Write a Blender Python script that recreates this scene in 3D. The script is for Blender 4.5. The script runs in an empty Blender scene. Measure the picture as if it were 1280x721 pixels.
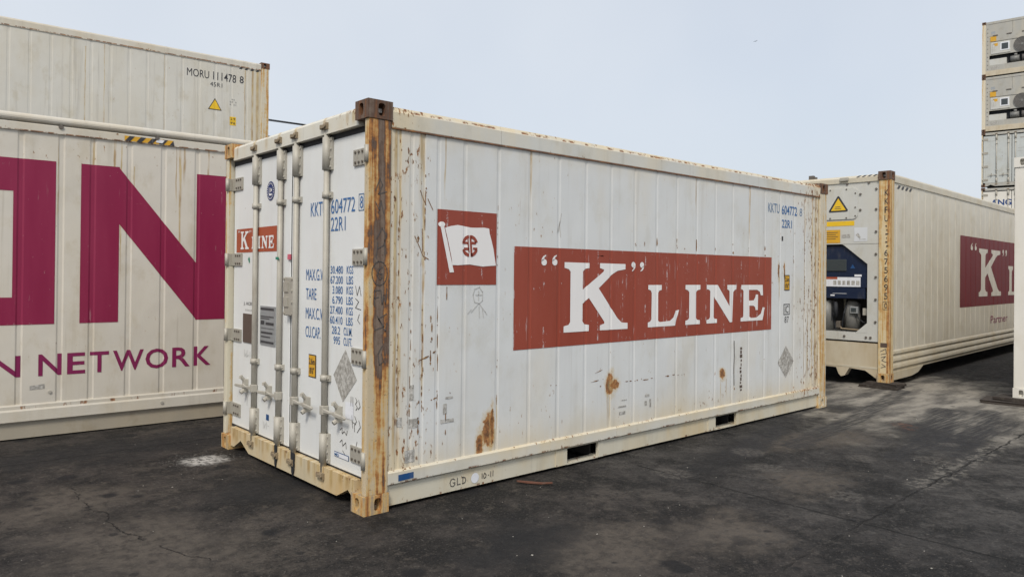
import bpy, bmesh, math, random
from mathutils import Vector, Matrix
R = math.radians
random.seed(7)
S = bpy.context.scene
COL = S.collection

# ------------------------------------------------------------------ camera
def camera():
    f, px, py, pz = 921.24, -2.30968, -4.05306, 1.50864
    yaw, pit, rol = 0.837106, 0.00529374, 0.00998818
    fw = Vector((math.cos(yaw)*math.cos(pit), math.sin(yaw)*math.cos(pit), math.sin(pit)))
    r = fw.cross(Vector((0, 0, 1))).normalized(); u = r.cross(fw)
    r2 = r*math.cos(rol)+u*math.sin(rol); u2 = u*math.cos(rol)-r*math.sin(rol)
    cd = bpy.data.cameras.new('camera'); co = bpy.data.objects.new('camera', cd); COL.objects.link(co)
    M = Matrix((r2, u2, -fw)).transposed().to_4x4(); M.translation = (px, py, pz)
    co.matrix_world = M
    cd.sensor_width = 36; cd.lens = f/1280*36
    cd.shift_x = -19.866/1280; cd.shift_y = -22.716/1280
    cd.clip_start = .05; cd.clip_end = 5000
    S.camera = co
camera()

# ------------------------------------------------------------------ light
SUN_AZ = math.atan2(-.80, -.60)      # from +Y towards +X
SUN_EL = R(48)
W = bpy.data.worlds.new('World'); S.world = W; W.use_nodes = True
wn = W.node_tree; wn.nodes.clear()
wo = wn.nodes.new('ShaderNodeOutputWorld'); bg = wn.nodes.new('ShaderNodeBackground')
sky = wn.nodes.new('ShaderNodeTexSky'); sky.sky_type = 'NISHITA'; sky.sun_disc = False
sky.sun_elevation = SUN_EL; sky.sun_rotation = SUN_AZ; sky.dust_density = 4; sky.air_density = 1; sky.ozone_density = 1
veil = wn.nodes.new('ShaderNodeMix'); veil.data_type = 'RGBA'
veil.inputs[0].default_value = .80
veil.inputs[7].default_value = (4.75, 5.05, 5.45, 1)      # thin even cloud over the whole sky
tcw = wn.nodes.new('ShaderNodeTexCoord'); cn = wn.nodes.new('ShaderNodeTexNoise'); cn.inputs['Scale'].default_value = 1.6; cn.inputs['Detail'].default_value = 4
cm = wn.nodes.new('ShaderNodeMapRange'); cm.inputs[1].default_value = .3; cm.inputs[2].default_value = .7; cm.inputs[3].default_value = .66; cm.inputs[4].default_value = .92
wn.links.new(tcw.outputs['Generated'], cn.inputs['Vector']); wn.links.new(cn.outputs[0], cm.inputs[0]); wn.links.new(cm.outputs[0], veil.inputs[0])
wn.links.new(sky.outputs[0], veil.inputs[6]); wn.links.new(veil.outputs[2], bg.inputs[0])
bg.inputs[1].default_value = .10
wn.links.new(bg.outputs[0], wo.inputs[0])
sd = bpy.data.lights.new('sun', 'SUN'); so = bpy.data.objects.new('sun', sd); COL.objects.link(so)
sd.energy = 1.5; sd.angle = R(14); sd.color = (1, .93, .83)
sv = Vector((math.sin(SUN_AZ)*math.cos(SUN_EL), math.cos(SUN_AZ)*math.cos(SUN_EL), math.sin(SUN_EL)))
so.rotation_euler = sv.to_track_quat('Z', 'Y').to_euler(); so.location = sv*60
S.view_settings.view_transform = 'Standard'; S.view_settings.look = 'None'
S.view_settings.exposure = .68; S.view_settings.gamma = 1

# ------------------------------------------------------------------ node helpers
class NT:
    def __init__(s, name):
        s.m = bpy.data.materials.new(name); s.m.use_nodes = True
        s.t = s.m.node_tree; s.t.nodes.clear()
        s.out = s.n('ShaderNodeOutputMaterial'); s.b = s.n('ShaderNodeBsdfPrincipled')
        s.t.links.new(s.b.outputs[0], s.out.inputs[0])
        s.co = s.n('ShaderNodeTexCoord').outputs['Object']
        s._sep = None
    def n(s, k): return s.t.nodes.new(k)
    def put(s, sock, v):
        if isinstance(v, bpy.types.NodeSocket): s.t.links.new(v, sock)
        else:
            if isinstance(v, (tuple, list)) and len(v) == 3 and sock.type == 'RGBA': v = (*v, 1)
            sock.default_value = v
    def math(s, op, a, b=0.0, c=0.0, clamp=False):
        x = s.n('ShaderNodeMath'); x.operation = op; x.use_clamp = clamp
        s.put(x.inputs[0], a); s.put(x.inputs[1], b); s.put(x.inputs[2], c); return x.outputs[0]
    def mul(s, a, b): return s.math('MULTIPLY', a, b)
    def add(s, a, b, clamp=False): return s.math('ADD', a, b, clamp=clamp)
    def sub(s, a, b): return s.math('SUBTRACT', a, b)
    def mx(s, a, b): return s.math('MAXIMUM', a, b)
    def xyz(s, i):
        if s._sep is None:
            q = s.n('ShaderNodeSeparateXYZ'); s.put(q.inputs[0], s.co); s._sep = q
        return s._sep.outputs[i]
    def scale(s, v, sc, off=(0, 0, 0)):
        q = s.n('ShaderNodeVectorMath'); q.operation = 'MULTIPLY_ADD'
        s.put(q.inputs[0], v); q.inputs[1].default_value = sc; q.inputs[2].default_value = off; return q.outputs[0]
    def noise(s, sc, detail=3, rough=.55, off=(0, 0, 0), dist=0.0, co=None):
        if not isinstance(sc, tuple): sc = (sc,)*3
        q = s.n('ShaderNodeTexNoise'); s.put(q.inputs['Vector'], s.scale(co or s.co, sc, off))
        q.inputs['Scale'].default_value = 1; q.inputs['Detail'].default_value = detail
        q.inputs['Roughness'].default_value = rough; q.inputs['Distortion'].default_value = dist
        return q.outputs[0]
    def voro(s, sc, off=(0, 0, 0), rnd=1.0):
        if not isinstance(sc, tuple): sc = (sc,)*3
        q = s.n('ShaderNodeTexVoronoi'); s.put(q.inputs['Vector'], s.scale(s.co, sc, off)); q.inputs['Scale'].default_value = 1
        q.inputs['Randomness'].default_value = rnd
        return q.outputs['Distance'], q.outputs['Color']
    def step(s, v, lo, hi, a=0.0, b=1.0):
        q = s.n('ShaderNodeMapRange'); q.interpolation_type = 'SMOOTHSTEP'
        s.put(q.inputs[0], v); s.put(q.inputs[1], lo); s.put(q.inputs[2], hi); s.put(q.inputs[3], a); s.put(q.inputs[4], b)
        return q.outputs[0]
    def mix(s, f, a, b):
        q = s.n('ShaderNodeMix'); q.data_type = 'RGBA'
        s.put(q.inputs[0], f); s.put(q.inputs[6], a); s.put(q.inputs[7], b); return q.outputs[2]
    def ramp(s, v, stops):
        q = s.n('ShaderNodeValToRGB'); s.put(q.inputs[0], v); e = q.color_ramp.elements
        while len(e) < len(stops): e.new(.5)
        for k, (p, c) in enumerate(stops): e[k].position = p; e[k].color = (*c, 1)
        return q.outputs[0]
    def gauss(s, i, c, w):
        d = s.math('DIVIDE', s.sub(s.xyz(i), c), w)
        return s.math('POWER', 2.718, s.mul(s.mul(d, d), -1.0))
    def bump(s, h, st, dist=.01):
        q = s.n('ShaderNodeBump'); q.inputs['Strength'].default_value = st; q.inputs['Distance'].default_value = dist
        s.put(q.inputs['Height'], h); s.t.links.new(q.outputs[0], s.b.inputs['Normal'])
    def done(s, col, rough=.5, metal=0.0, spec=.4):
        s.put(s.b.inputs['Base Color'], col); s.put(s.b.inputs['Roughness'], rough)
        s.put(s.b.inputs['Metallic'], metal); s.b.inputs['Specular IOR Level'].default_value = spec
        return s.m

RUST = [(.25, (.045, .020, .012)), (.5, (.19, .068, .022)), (.72, (.40, .18, .055)), (.9, (.50, .30, .12))]

def paint(name, base, cream=(.66, .57, .40), cream_amt=.35, grime=.25, rust=.5, zones=(), spots=(), bands=(), rough=.45, runs=(), rax=0,
          scuff=.3, seed=0, oil=.12, cream_zones=(), grime_col=(.30, .27, .22), drips=.35):
    n = NT(name); o = (seed*3.7, seed*1.3, seed*2.1)
    low = n.noise(1.1, 3, off=o)
    streak = n.noise((9, 9, .45), 4, .6, off=o)
    col = n.mix(n.mul(n.step(low, .35, .7), .30), base, tuple(c*.86 for c in base))
    ca = n.mul(n.step(n.noise((2.2, 2.2, .9), 4, .6, off=o), .40, .72), cream_amt)
    for (ax, c, w, a) in cream_zones: ca = n.add(ca, n.mul(n.gauss(ax, c, w), a), True)
    col = n.mix(n.mul(ca, n.step(streak, .25, .6, .55, 1.0)), col, cream)
    col = n.mix(n.mul(n.step(streak, .55, .80), grime), col, grime_col)
    col = n.mix(n.mul(n.step(n.noise((26, 26, .7), 3, .6, off=o), .60, .78), grime*.7), col, grime_col)
    col = n.mix(n.mul(n.step(n.noise((3.4, 3.4, 2.2), 6, .68, off=(6, 2, seed)), .50, .68), min(.6, grime*1.6)), col, tuple(c*k for c, k in zip(base, (.80, .755, .66))))
    dens = n.mul(n.step(n.noise(1.7, 2, off=(5+seed, 2, 1)), .38, .70), rust)
    for (ax, c, w, a) in zones: dens = n.add(dens, n.mul(n.gauss(ax, c, w), a))
    # small chips, upright
    chip = n.noise((38, 38, 14), 4, .68, off=(3+seed, 7, 2))
    thr = n.sub(.735, n.mul(dens, .15))
    m1 = n.step(n.sub(chip, thr), 0.0, .025)
    halo = n.step(n.sub(chip, n.sub(thr, .06)), 0.0, .10)
    # thin runs of rust
    run = n.noise((42, 42, .9), 3, .6, off=(1, 4+seed, 9))
    m2 = n.mul(n.step(n.sub(run, n.sub(.775, n.mul(dens, .12))), 0.0, .05), n.step(n.noise((6, 6, 2.5), 2, off=(8, seed, 3)), .42, .62))
    # sideways scrapes
    sc = n.noise((1.6, 1.6, 55), 4, .65, off=(seed, 5, 5))
    m3 = n.mul(n.mul(n.step(sc, .70, .76), n.step(n.noise((7, 7, 5), 3, .6, off=(2, seed, 6)), .5, .62)), scuff)
    col = n.mix(n.mul(halo, .42), col, (.50, .36, .16))
    rc = n.ramp(n.noise(14, 4, .65, off=o), RUST)
    col = n.mix(n.mul(m2, drips*2.0), col, rc)
    col = n.mix(m3, col, (.20, .15, .10))
    rm = m1
    if runs:
        wv = n.mul(n.sub(n.noise((30, 30, 3), 3, .6, off=(seed, 2, 2)), .5), .035); fd = n.step(n.noise((14, 14, 5), 3, .6, off=(2, seed, 1)), .25, .6, .25, .85); ru_ = None
        for (u, z0, z1, w) in runs:
            a = n.mul(n.step(n.math('ABSOLUTE', n.add(n.sub(n.xyz(rax), u), wv)), w*1.5, w*.2), n.mul(n.step(n.xyz(2), z0, z0+min(.25, (z1-z0)*.6)), n.step(n.xyz(2), z1+.01, z1)))
            ru_ = a if ru_ is None else n.mx(ru_, a)
        col = n.mix(n.mul(ru_, fd), col, n.ramp(n.noise((20, 20, 4), 3), [(.35, (.52, .40, .19)), (.6, (.36, .23, .09)), (.8, (.20, .11, .05))]))
    dn = n.mul(n.noise((2.3, 2.3, 1.3), 2, .4, off=(seed, 9, 9)), 3.0)
    wob = n.noise(11, 6, .68, off=(9, 1, 4))
    for (u, v, ru, rv, ax) in spots:
        du = n.math('DIVIDE', n.sub(n.xyz(ax), u), ru); dv = n.math('DIVIDE', n.sub(n.xyz(2), v), rv)
        d = n.add(n.math('SQRT', n.add(n.mul(du, du), n.mul(dv, dv))), n.mul(n.sub(wob, .5), 2.6))
        col = n.mix(n.mul(n.step(d, 1.7, .8), .55), col, (.56, .42, .20))
        sr = n.step(d, 1.0, .82)
        col = n.mix(n.mul(sr, .95), col, n.ramp(n.add(n.noise(32, 5, .7), n.mul(n.sub(d, .6), .22)), [(.30, (.10, .042, .018)), (.45, (.27, .11, .035)), (.60, (.42, .20, .065)), (.75, (.52, .33, .14))]))
    for (z, h, a) in bands:      # rust that sits along a level line
        b = n.mul(n.step(n.math('ABSOLUTE', n.sub(n.xyz(2), z)), h, h*.35), n.step(n.noise((13, 13, 3), 4, .7, off=(4, 4, seed)), .62-.25*a, .72-.25*a))
        rm = n.mx(rm, b)
    col = n.mix(n.mul(rm, .92), col, rc)
    n.bump(n.add(n.add(n.mul(low, oil*30), dn), n.sub(n.mul(n.noise(60, 3), .12), n.mul(rm, .4))), .8, .005)
    return n.done(col, n.step(rm, 0, 1, rough, .85))

def plain(name, col, rough=.5, metal=0.0, var=.18, sc=9.0, grime=(.2, .18, .15), gr=.25, streak=True, spec=.4):
    n = NT(name)
    a = n.noise((sc, sc, sc*.25) if streak else sc, 4, .65)
    c = n.mix(n.mul(n.step(n.noise(sc*.4, 3), .3, .7), var), col, tuple(x*.6 for x in col))
    c = n.mix(n.mul(n.step(a, .52, .78), gr), c, grime)
    n.bump(n.noise(sc*7, 3), .15, .003)
    return n.done(c, rough, metal, spec)

def rusty_post(name, cream, orange_lo, brown_lo, dark_lo, seed=0, fine=.5, lift=0.0, hc=0.0, stripe=0):
    n = NT(name); o = (seed, seed*2, seed*5)
    v = n.add(n.mul(n.noise((24, 24, .8), 5, .62, off=o), .74), n.mul(n.noise(13, 5, .7, off=o), .26))
    v = n.add(v, n.mul(n.sub(n.noise((3, 3, 1.0), 2, off=o), .5), .22))
    if lift: v = n.add(v, n.mul(n.sub(n.xyz(2), 1.5), lift))
    if stripe: v = n.add(v, n.sub(n.add(n.mul(n.gauss(0, .105, .040), .14), n.mul(n.gauss(0, .172, .012), .05)), .065))
    if hc: v = n.add(v, n.mul(n.sub(n.noise((4, 4, 1.6), 4, .6, off=(seed, 3, 8)), .5), .34*hc))
    col = n.ramp(v, [(orange_lo-.06, cream), (orange_lo, (.56, .39, .17)), (brown_lo, (.42, .19, .055)), (brown_lo+.05, (.20, .085, .035)), (dark_lo, (.10, .060, .042)), (dark_lo+.12, (.20, .15, .115))])
    col = n.mix(n.mul(n.step(n.noise(55, 4, .7), .6, .72), fine), col, (.07, .04, .03))
    n.bump(n.noise(45, 4, .7), .4, .004)
    return n.done(col, .75)

def print_paint(name, col, under=(.66, .69, .70), wear=.5, ribs=None, seed=0, rough=.5, fade=.25, hz=False):
    n = NT(name)
    c = n.mix(n.mul(n.step(n.noise((5, 5, .6), 4, .6, off=(seed, 1, 1)), .3, .75), fade), col, tuple(min(1, x*1.25+.03) for x in col))
    c = n.mix(n.mul(n.step(n.noise((2, 2, 1.2), 3), .45, .8), fade), c, tuple(x*.72 for x in col))
    v = n.mul(n.step(n.noise((48, 48, 2.6), 4, .7, off=(2, seed, 3)), .625, .67), n.step(n.noise((3.2, 3.2, 3), 3, off=(7, seed, 2)), .50, .66))
    h = n.mul(n.step(n.noise((5, 5, 70), 4, .7, off=(2, seed, 8)), .65, .70), n.step(n.noise((4, 4, 5), 3, off=(1, seed, 4)), .56, .68))
    k = n.step(n.noise((40, 40, 20), 4, .7, off=(6, 1, seed)), .685, .71)
    m = n.mx(n.mx(v, h), k)
    if ribs:
        p, ph, w = ribs
        fr = n.math('FRACT', n.math('DIVIDE', n.sub(n.xyz(0), ph), p))
        d = n.math('ABSOLUTE', n.sub(fr, .5))
        edge = n.step(d, .5-w/p, .5)
        e = n.mul(edge, n.step(n.noise((20, 20, 14), 4, .75, off=(9, 2, seed)), .53, .60))
        m = n.mx(m, e)
    c = n.mix(n.mul(m, wear), c, under)
    return n.done(c, rough)

# ------------------------------------------------------------------ mesh helpers
class MB:
    def __init__(s): s.bm = bmesh.new()
    def face(s, pts):
        vs = [s.bm.verts.new(p) for p in pts]
        try: return s.bm.faces.new(vs)
        except ValueError: return None
    def box(s, x0, x1, y0, y1, z0, z1):
        x0, x1 = sorted((x0, x1)); y0, y1 = sorted((y0, y1)); z0, z1 = sorted((z0, z1))
        v = [s.bm.verts.new(p) for p in ((x0, y0, z0), (x1, y0, z0), (x1, y1, z0), (x0, y1, z0), (x0, y0, z1), (x1, y0, z1), (x1, y1, z1), (x0, y1, z1))]
        for q in ((3, 2, 1, 0), (4, 5, 6, 7), (0, 1, 5, 4), (1, 2, 6, 5), (2, 3, 7, 6), (3, 0, 4, 7)): s.bm.faces.new([v[i] for i in q])
        return s
    def prism(s, poly, ax, lo, hi):
        def P(p, t): return {'x': (t, p[0], p[1]), 'y': (p[0], t, p[1]), 'z': (p[0], p[1], t)}[ax]
        a = [s.bm.verts.new(P(p, lo)) for p in poly]; b = [s.bm.verts.new(P(p, hi)) for p in poly]
        k = len(poly); s.bm.faces.new(a); s.bm.faces.new(b[::-1])
        for i in range(k): s.bm.faces.new([a[i], b[i], b[(i+1) % k], a[(i+1) % k]])
        return s
    def cyl(s, p0, p1, r, n=12, r1=None):
        p0, p1 = Vector(p0), Vector(p1); d = (p1-p0).normalized()
        u = d.orthogonal().normalized(); w = d.cross(u); r1 = r if r1 is None else r1
        a = [s.bm.verts.new(p0+(u*math.cos(t)+w*math.sin(t))*r) for t in [2*math.pi*i/n for i in range(n)]]
        b = [s.bm.verts.new(p1+(u*math.cos(t)+w*math.sin(t))*r1) for t in [2*math.pi*i/n for i in range(n)]]
        s.bm.faces.new(a[::-1]); s.bm.faces.new(b)
        for i in range(n):
            f = s.bm.faces.new([a[i], a[(i+1) % n], b[(i+1) % n], b[i]]); f.smooth = n > 8
        return s
    def tube(s, pts, r, n=6):
        for a, b in zip(pts, pts[1:]): s.cyl(a, b, r, n)
        return s
    def holed(s, fn, u0, u1, v0, v1, cu, cv, hu, hv, depth, k=20):
        """a flat face with a rounded hole and the walls and bottom of the hole; fn(u, v, depth) -> point"""
        o, q = [], []
        for i in range(k):
            t = 2*math.pi*i/k; c, si = math.cos(t), math.sin(t)
            e = 2/3.2
            q.append((cu+hu*math.copysign(abs(c)**e, c), cv+hv*math.copysign(abs(si)**e, si)))
            m = min(((u1-cu) if c > 0 else (cu-u0))/max(abs(c), 1e-9), ((v1-cv) if si > 0 else (cv-v0))/max(abs(si), 1e-9))
            o.append([cu+c*m, cv+si*m])
        for (a, b) in ((u0, v0), (u1, v0), (u1, v1), (u0, v1)):
            j = min(range(k), key=lambda i: (o[i][0]-a)**2+(o[i][1]-b)**2); o[j] = [a, b]
        O = [s.bm.verts.new(fn(u, v, 0)) for u, v in o]; Q = [s.bm.verts.new(fn(u, v, 0)) for u, v in q]; D = [s.bm.verts.new(fn(u, v, depth)) for u, v in q]
        for i in range(k):
            j = (i+1) % k
            s.bm.faces.new([O[i], O[j], Q[j], Q[i]]); s.bm.faces.new([Q[i], Q[j], D[j], D[i]])
        s.bm.faces.new(D)
        return s
    def bevel(s, w, seg=1):
        bmesh.ops.remove_doubles(s.bm, verts=s.bm.verts, dist=1e-5)
        es = [e for e in s.bm.edges if len(e.link_faces) == 2 and e.calc_face_angle(0) > .5]
        bmesh.ops.bevel(s.bm, geom=es, offset=w, segments=seg, profile=.7, affect='EDGES', clamp_overlap=True)
        return s
    def build(s, name, mat, parent=None, loc=None, norm=True):
        if norm: bmesh.ops.recalc_face_normals(s.bm, faces=s.bm.faces)
        me = bpy.data.meshes.new(name); s.bm.to_mesh(me); s.bm.free()
        if mat: me.materials.append(mat)
        o = bpy.data.objects.new(name, me); COL.objects.link(o)
        if parent: o.parent = parent
        if loc: o.location = loc
        return o

def thing(name, label, cat, loc=(0, 0, 0), rz=0.0, group=None):
    o = bpy.data.objects.new(name, None); COL.objects.link(o); o.location = loc; o.rotation_euler = (0, 0, rz)
    o.empty_display_size = .2
    o['label'] = label; o['category'] = cat
    if group: o['group'] = group
    return o

def link_copy(o, parent, loc=None):
    c = o.copy(); COL.objects.link(c); c.parent = parent
    if loc is not None: c.location = loc
    return c

def copy_tree(o, parent=None):
    c = link_copy(o, parent)
    for ch in o.children: copy_tree(ch, c)
    return c

# ------------------------------------------------------------------ flat print
_tx = {}
def text_tris(body, bold=0.0):
    k = (body, bold)
    if k not in _tx:
        cu = bpy.data.curves.new('lettering', 'FONT'); cu.body = body; cu.size = 1; cu.offset = bold; cu.resolution_u = 3
        ob = bpy.data.objects.new('lettering', cu); COL.objects.link(ob)
        me = bpy.data.meshes.new_from_object(ob.evaluated_get(bpy.context.evaluated_depsgraph_get()))
        vs = [v.co.to_2d().copy() for v in me.vertices]
        fs = [list(p.vertices) for p in me.polygons]
        bpy.data.objects.remove(ob); bpy.data.curves.remove(cu); bpy.data.meshes.remove(me)
        x0 = min(v.x for v in vs); x1 = max(v.x for v in vs); y0 = min(v.y for v in vs); y1 = max(v.y for v in vs)
        _tx[k] = ([((v.x-x0)/(x1-x0), (v.y-y0)/(y1-y0)) for v in vs], fs, (x1-x0)/(y1-y0))
    return _tx[k]

def fit_text(body, u0, u1, v0, v1, bold=0.0):
    vs, fs, _ = text_tris(body, bold)
    return [(u0+x*(u1-u0), v0+y*(v1-v0)) for x, y in vs], fs

def polys(*ps):
    vs, fs = [], []
    for p in ps:
        fs.append(list(range(len(vs), len(vs)+len(p)))); vs += list(p)
    return vs, fs

def ellipse(cu, cv, ru, rv, n=20, a0=0, a1=360):
    return [(cu+ru*math.cos(R(a0+(a1-a0)*i/n)), cv+rv*math.sin(R(a0+(a1-a0)*i/n))) for i in range(n)]

def rect(u0, u1, v0, v1): return [(u0, v0), (u1, v0), (u1, v1), (u0, v1)]

def strokes(lines, w, jit=0.0):
    ps = []
    for ln in lines:
        for (a, b) in zip(ln, ln[1:]):
            d = math.hypot(b[0]-a[0], b[1]-a[1])
            if d < 1e-6: continue
            nx, ny = -(b[1]-a[1])/d*w/2, (b[0]-a[0])/d*w/2
            ex, ey = (b[0]-a[0])/d*w*.3, (b[1]-a[1])/d*w*.3
            ps.append([(a[0]-ex+nx, a[1]-ey+ny), (a[0]-ex-nx, a[1]-ey-ny), (b[0]+ex-nx, b[1]+ey-ny), (b[0]+ex+nx, b[1]+ey+ny)])
    return polys(*ps)

def decal(name, vf, fn, mat, parent, cuts=(), label=None):
    """flat print laid on a surface: fn(u, v) gives the point; cuts are the u where the surface folds"""
    vs, fs = vf
    bm = bmesh.new()
    V = [bm.verts.new((u, v, 0)) for u, v in vs]
    for f in fs:
        try: bm.faces.new([V[i] for i in f])
        except ValueError: pass
    if cuts:
        bmesh.ops.triangulate(bm, faces=bm.faces)
        lo = min(v.co.x for v in bm.verts); hi = max(v.co.x for v in bm.verts)
        for c in cuts:
            if lo < c < hi:
                bmesh.ops.bisect_plane(bm, geom=bm.verts[:]+bm.edges[:]+bm.faces[:], dist=1e-6, plane_co=(c, 0, 0), plane_no=(1, 0, 0))
    for v in bm.verts: v.co = Vector(fn(v.co.x, v.co.y))
    me = bpy.data.meshes.new(name); bm.to_mesh(me); bm.free(); me.materials.append(mat)
    o = bpy.data.objects.new(name, me); COL.objects.link(o); o.parent = parent
    if label: o['label'] = label
    if name in ('faded_print', 'handwriting', 'plate_print', 'label_print', 'warning_print', 'unit_print', 'controller_print', 'seal_print', 'scrape', 'rust_mark', 'hazard_stripes', 'drawer_mark'): o['kind'] = 'stuff'
    return o

# ------------------------------------------------------------------ materials
WHITE = (.665, .685, .685)
M = {}
RIB0 = [.24, .335, .425, .547, .768, 1.069, 1.375, 1.676, 1.979, 2.279, 2.583, 2.884, 3.178, 3.486, 3.791, 4.087, 4.387, 4.691, 5.003, 5.306, 5.549, 5.70, 5.80]
M['side'] = paint('main_side_paint', WHITE, cream_amt=.30, grime=.22, rust=.42, seed=1, scuff=.6,
    zones=[(0, .12, .33, .82), (0, 5.95, .55, .85), (2, .30, .20, .25)],
    cream_zones=[(0, .12, .17, .95), (0, 5.95, .24, .8), (2, .22, .16, .6), (2, 2.45, .10, .3)],
    spots=[(.985, .40, .055, .11, 0), (.915, .30, .03, .11, 0), (1.03, .43, .018, .13, 0), (2.29, .60, .05, .10, 0), (2.345, .60, .05, .045, 0), (3.925, .555, .055, .05, 0),
           (4.98, 1.55, .02, .08, 0), (5.10, 1.60, .015, .07, 0)],
    runs=[(.215, .25, 2.42, .014), (.25, .25, 2.42, .010), (.43, .6, 2.42, .010), (.41, 1.9, 2.42, .022), (.60, 1.95, 2.42, .006), (1.07, .25, .62, .008), (1.04, .24, .40, .03), (1.385, 2.0, 2.42, .009), (2.28, .25, .50, .012), (2.25, .25, .55, .006), (3.9, .25, .50, .006), (4.13, .25, .62, .006), (4.0, .3, .5, .010), (5.0, 1.2, 1.5, .014), (5.72, .25, 2.42, .014), (5.80, .25, 2.42, .022), (5.86, .25, 2.42, .018), (5.55, .3, 2.3, .007), (5.62, .25, 1.2, .008), (3.47, 2.0, 2.42, .006), (4.4, 1.8, 2.42, .008)])
M['rail'] = paint('top_rail_paint', (.60, .61, .58), cream_amt=.5, grime=.3, rust=.5, seed=3, zones=[(0, .15, .25, .45), (0, 5.8, .4, 1.1), (2, 2.42, .02, .8), (2, 2.56, .02, .5)], cream_zones=[(2, 2.56, .025, .9), (0, .2, .2, .7), (0, 5.85, .25, .7)], bands=[(2.427, .010, 1.4), (2.545, .012, .55)])
M['brail'] = paint('bottom_rail_paint', (.62, .61, .55), cream_amt=.7, grime=.25, rust=.5, seed=4, zones=[(0, .2, .3, .4), (0, 5.7, .5, .7), (2, .245, .015, .6)], cream_zones=[(2, .25, .03, .6)], bands=[(.165, .012, .5)])
M['sill'] = paint('bottom_sill_paint', (.60, .57, .47), cream=(.60, .47, .26), cream_amt=.8, grime=.3, rust=.45, seed=5, zones=[(0, .25, .4, .4), (2, .03, .03, .2)], bands=[(.030, .010, .25)], drips=.6)
M['esill'] = paint('door_sill_paint', (.60, .52, .36), cream=(.58, .40, .18), cream_amt=.95, grime=.35, rust=.75, seed=6, zones=[(2, .185, .02, .5), (2, .04, .02, .3)], drips=.9, rax=1, runs=[(.18+.093*i+.03*math.sin(i*5.1), .04+.03*(i % 3), .19, .012+.010*((i*7) % 4)) for i in range(23)])
M['header'] = paint('door_header_paint', (.66, .65, .58), cream=(.62, .46, .24), cream_amt=.6, grime=.2, rust=.45, seed=7, zones=[(1, .2, .3, .6), (2, 2.56, .02, .5)], rax=1, runs=[(y, 2.44, 2.56, .022) for y in (1.84, 1.365, 1.08, .62, .3, .22, 2.2, 1.6)])
M['door'] = paint('door_paint', (.72, .74, .74), cream_amt=.12, grime=.08, rust=.05, seed=8, scuff=.25, zones=[(1, .05, .1, .6)])
M['steel'] = plain('galvanised_steel', (.45, .43, .375), .55, .10, .3, 14, (.20, .15, .10), .4)
M['steel2'] = plain('worn_hinge_steel', (.42, .40, .345), .55, .2, .25, 16, (.22, .14, .08), .35)
M['bolt'] = plain('dark_bolt', (.16, .14, .12), .55, .4, .2, 30)
M['keeper'] = plain('rusty_keeper', (.30, .24, .16), .7, .2, .4, 40, (.16, .07, .03), .6)
M['rubber'] = plain('black_rubber', (.022, .025, .03), .7, 0, .2, 20, (.05, .05, .05), .3)
M['post_near'] = rusty_post('rusted_post', (.53, .44, .30), .445, .495, .545, 1, .75, lift=.012, hc=1.35, stripe=1)
M['post_pale'] = rusty_post('pale_post', (.60, .56, .44), .60, .70, .80, 2, .2)
M['post_far'] = rusty_post('far_post', (.58, .53, .42), .53, .61, .70, 3)
M['post_kk'] = rusty_post('yellowed_post', (.62, .52, .33), .52, .62, .74, 5, .2)
M['post_kk2'] = rusty_post('yellowed_post_rust', (.60, .46, .26), .43, .50, .70, 6, .25)
M['cast_dark'] = rusty_post('rusted_casting', (.22, .12, .08), .30, .33, .52, 7)
M['cast_pale'] = rusty_post('pale_casting', (.36, .28, .19), .50, .57, .64, 8, .7)
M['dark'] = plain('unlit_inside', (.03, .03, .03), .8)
M['floor'] = plain('container_underside', (.05, .048, .045), .8)
M['roof'] = plain('roof_sheet', (.62, .62, .58), .5)
M['red'] = print_paint('red_band', (.275, .050, .026), ribs=(.3025, 1.068-.15125, .012), wear=.60, fade=.32)
M['redflag'] = print_paint('red_square', (.265, .049, .027), wear=.75, seed=3, ribs=(.30, .768-.15, .012))
M['dred'] = print_paint('door_red', (.36, .075, .03), wear=.2, seed=4)
M['letter'] = print_paint('white_lettering', (.78, .77, .76), under=(.55, .45, .38), wear=.25, fade=.1, seed=5)
M['blue'] = print_paint('blue_lettering', (.035, .135, .34), under=(.6, .66, .7), wear=.25, seed=6)
M['blue2'] = print_paint('faded_blue_lettering', (.10, .19, .33), under=(.6, .66, .7), wear=.25, seed=7)
M['ink'] = print_paint('black_marking', (.035, .035, .04), under=(.5, .5, .48), wear=.5, seed=8)
M['pen'] = plain('marker_pen', (.10, .09, .085), .7)
M['pencil'] = plain('faint_pencil', (.52, .52, .50), .7)
M['yellow'] = plain('yellow_plate', (.66, .36, .025), .5, 0, .2, 30)
M['wyellow'] = plain('warning_yellow', (.78, .50, .02), .5, 0, .12, 20)
M['rustmark'] = NT('rust_mark_paint'); M['rustmark'] = (lambda n: n.done(n.ramp(n.noise(40, 4, .7), [(.3, (.30, .22, .12)), (.45, (.26, .13, .05)), (.6, (.13, .065, .03)), (.75, (.36, .27, .15))]), .85))(M['rustmark'])
M['brown'] = plain('brown_plate', (.10, .070, .055), .6)
M['alu'] = plain('data_plate_metal', (.36, .38, .39), .45, .35, .3, 18)
M['resid'] = NT('sticker_residue')
def _res(n):
    a = n.step(n.noise(38, 4, .75), .42, .60); b = n.step(n.noise((50, 50, 12), 3, .7, off=(4, 4, 4)), .55, .66)
    return n.done(n.mix(n.mul(b, .7), n.mix(a, (.30, .29, .265), (.52, .51, .48)), (.16, .14, .11)), .7)
M['resid'] = _res(M['resid'])
M['sticker'] = plain('white_sticker', (.74, .76, .80), .5, 0, .1)
M['palelabel'] = plain('pale_label', (.62, .64, .66), .5, 0, .1)
M['bluetape'] = plain('blue_tape', (.012, .07, .21), .5)
M['green'] = plain('green_tape', (.02, .22, .14), .5)
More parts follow.
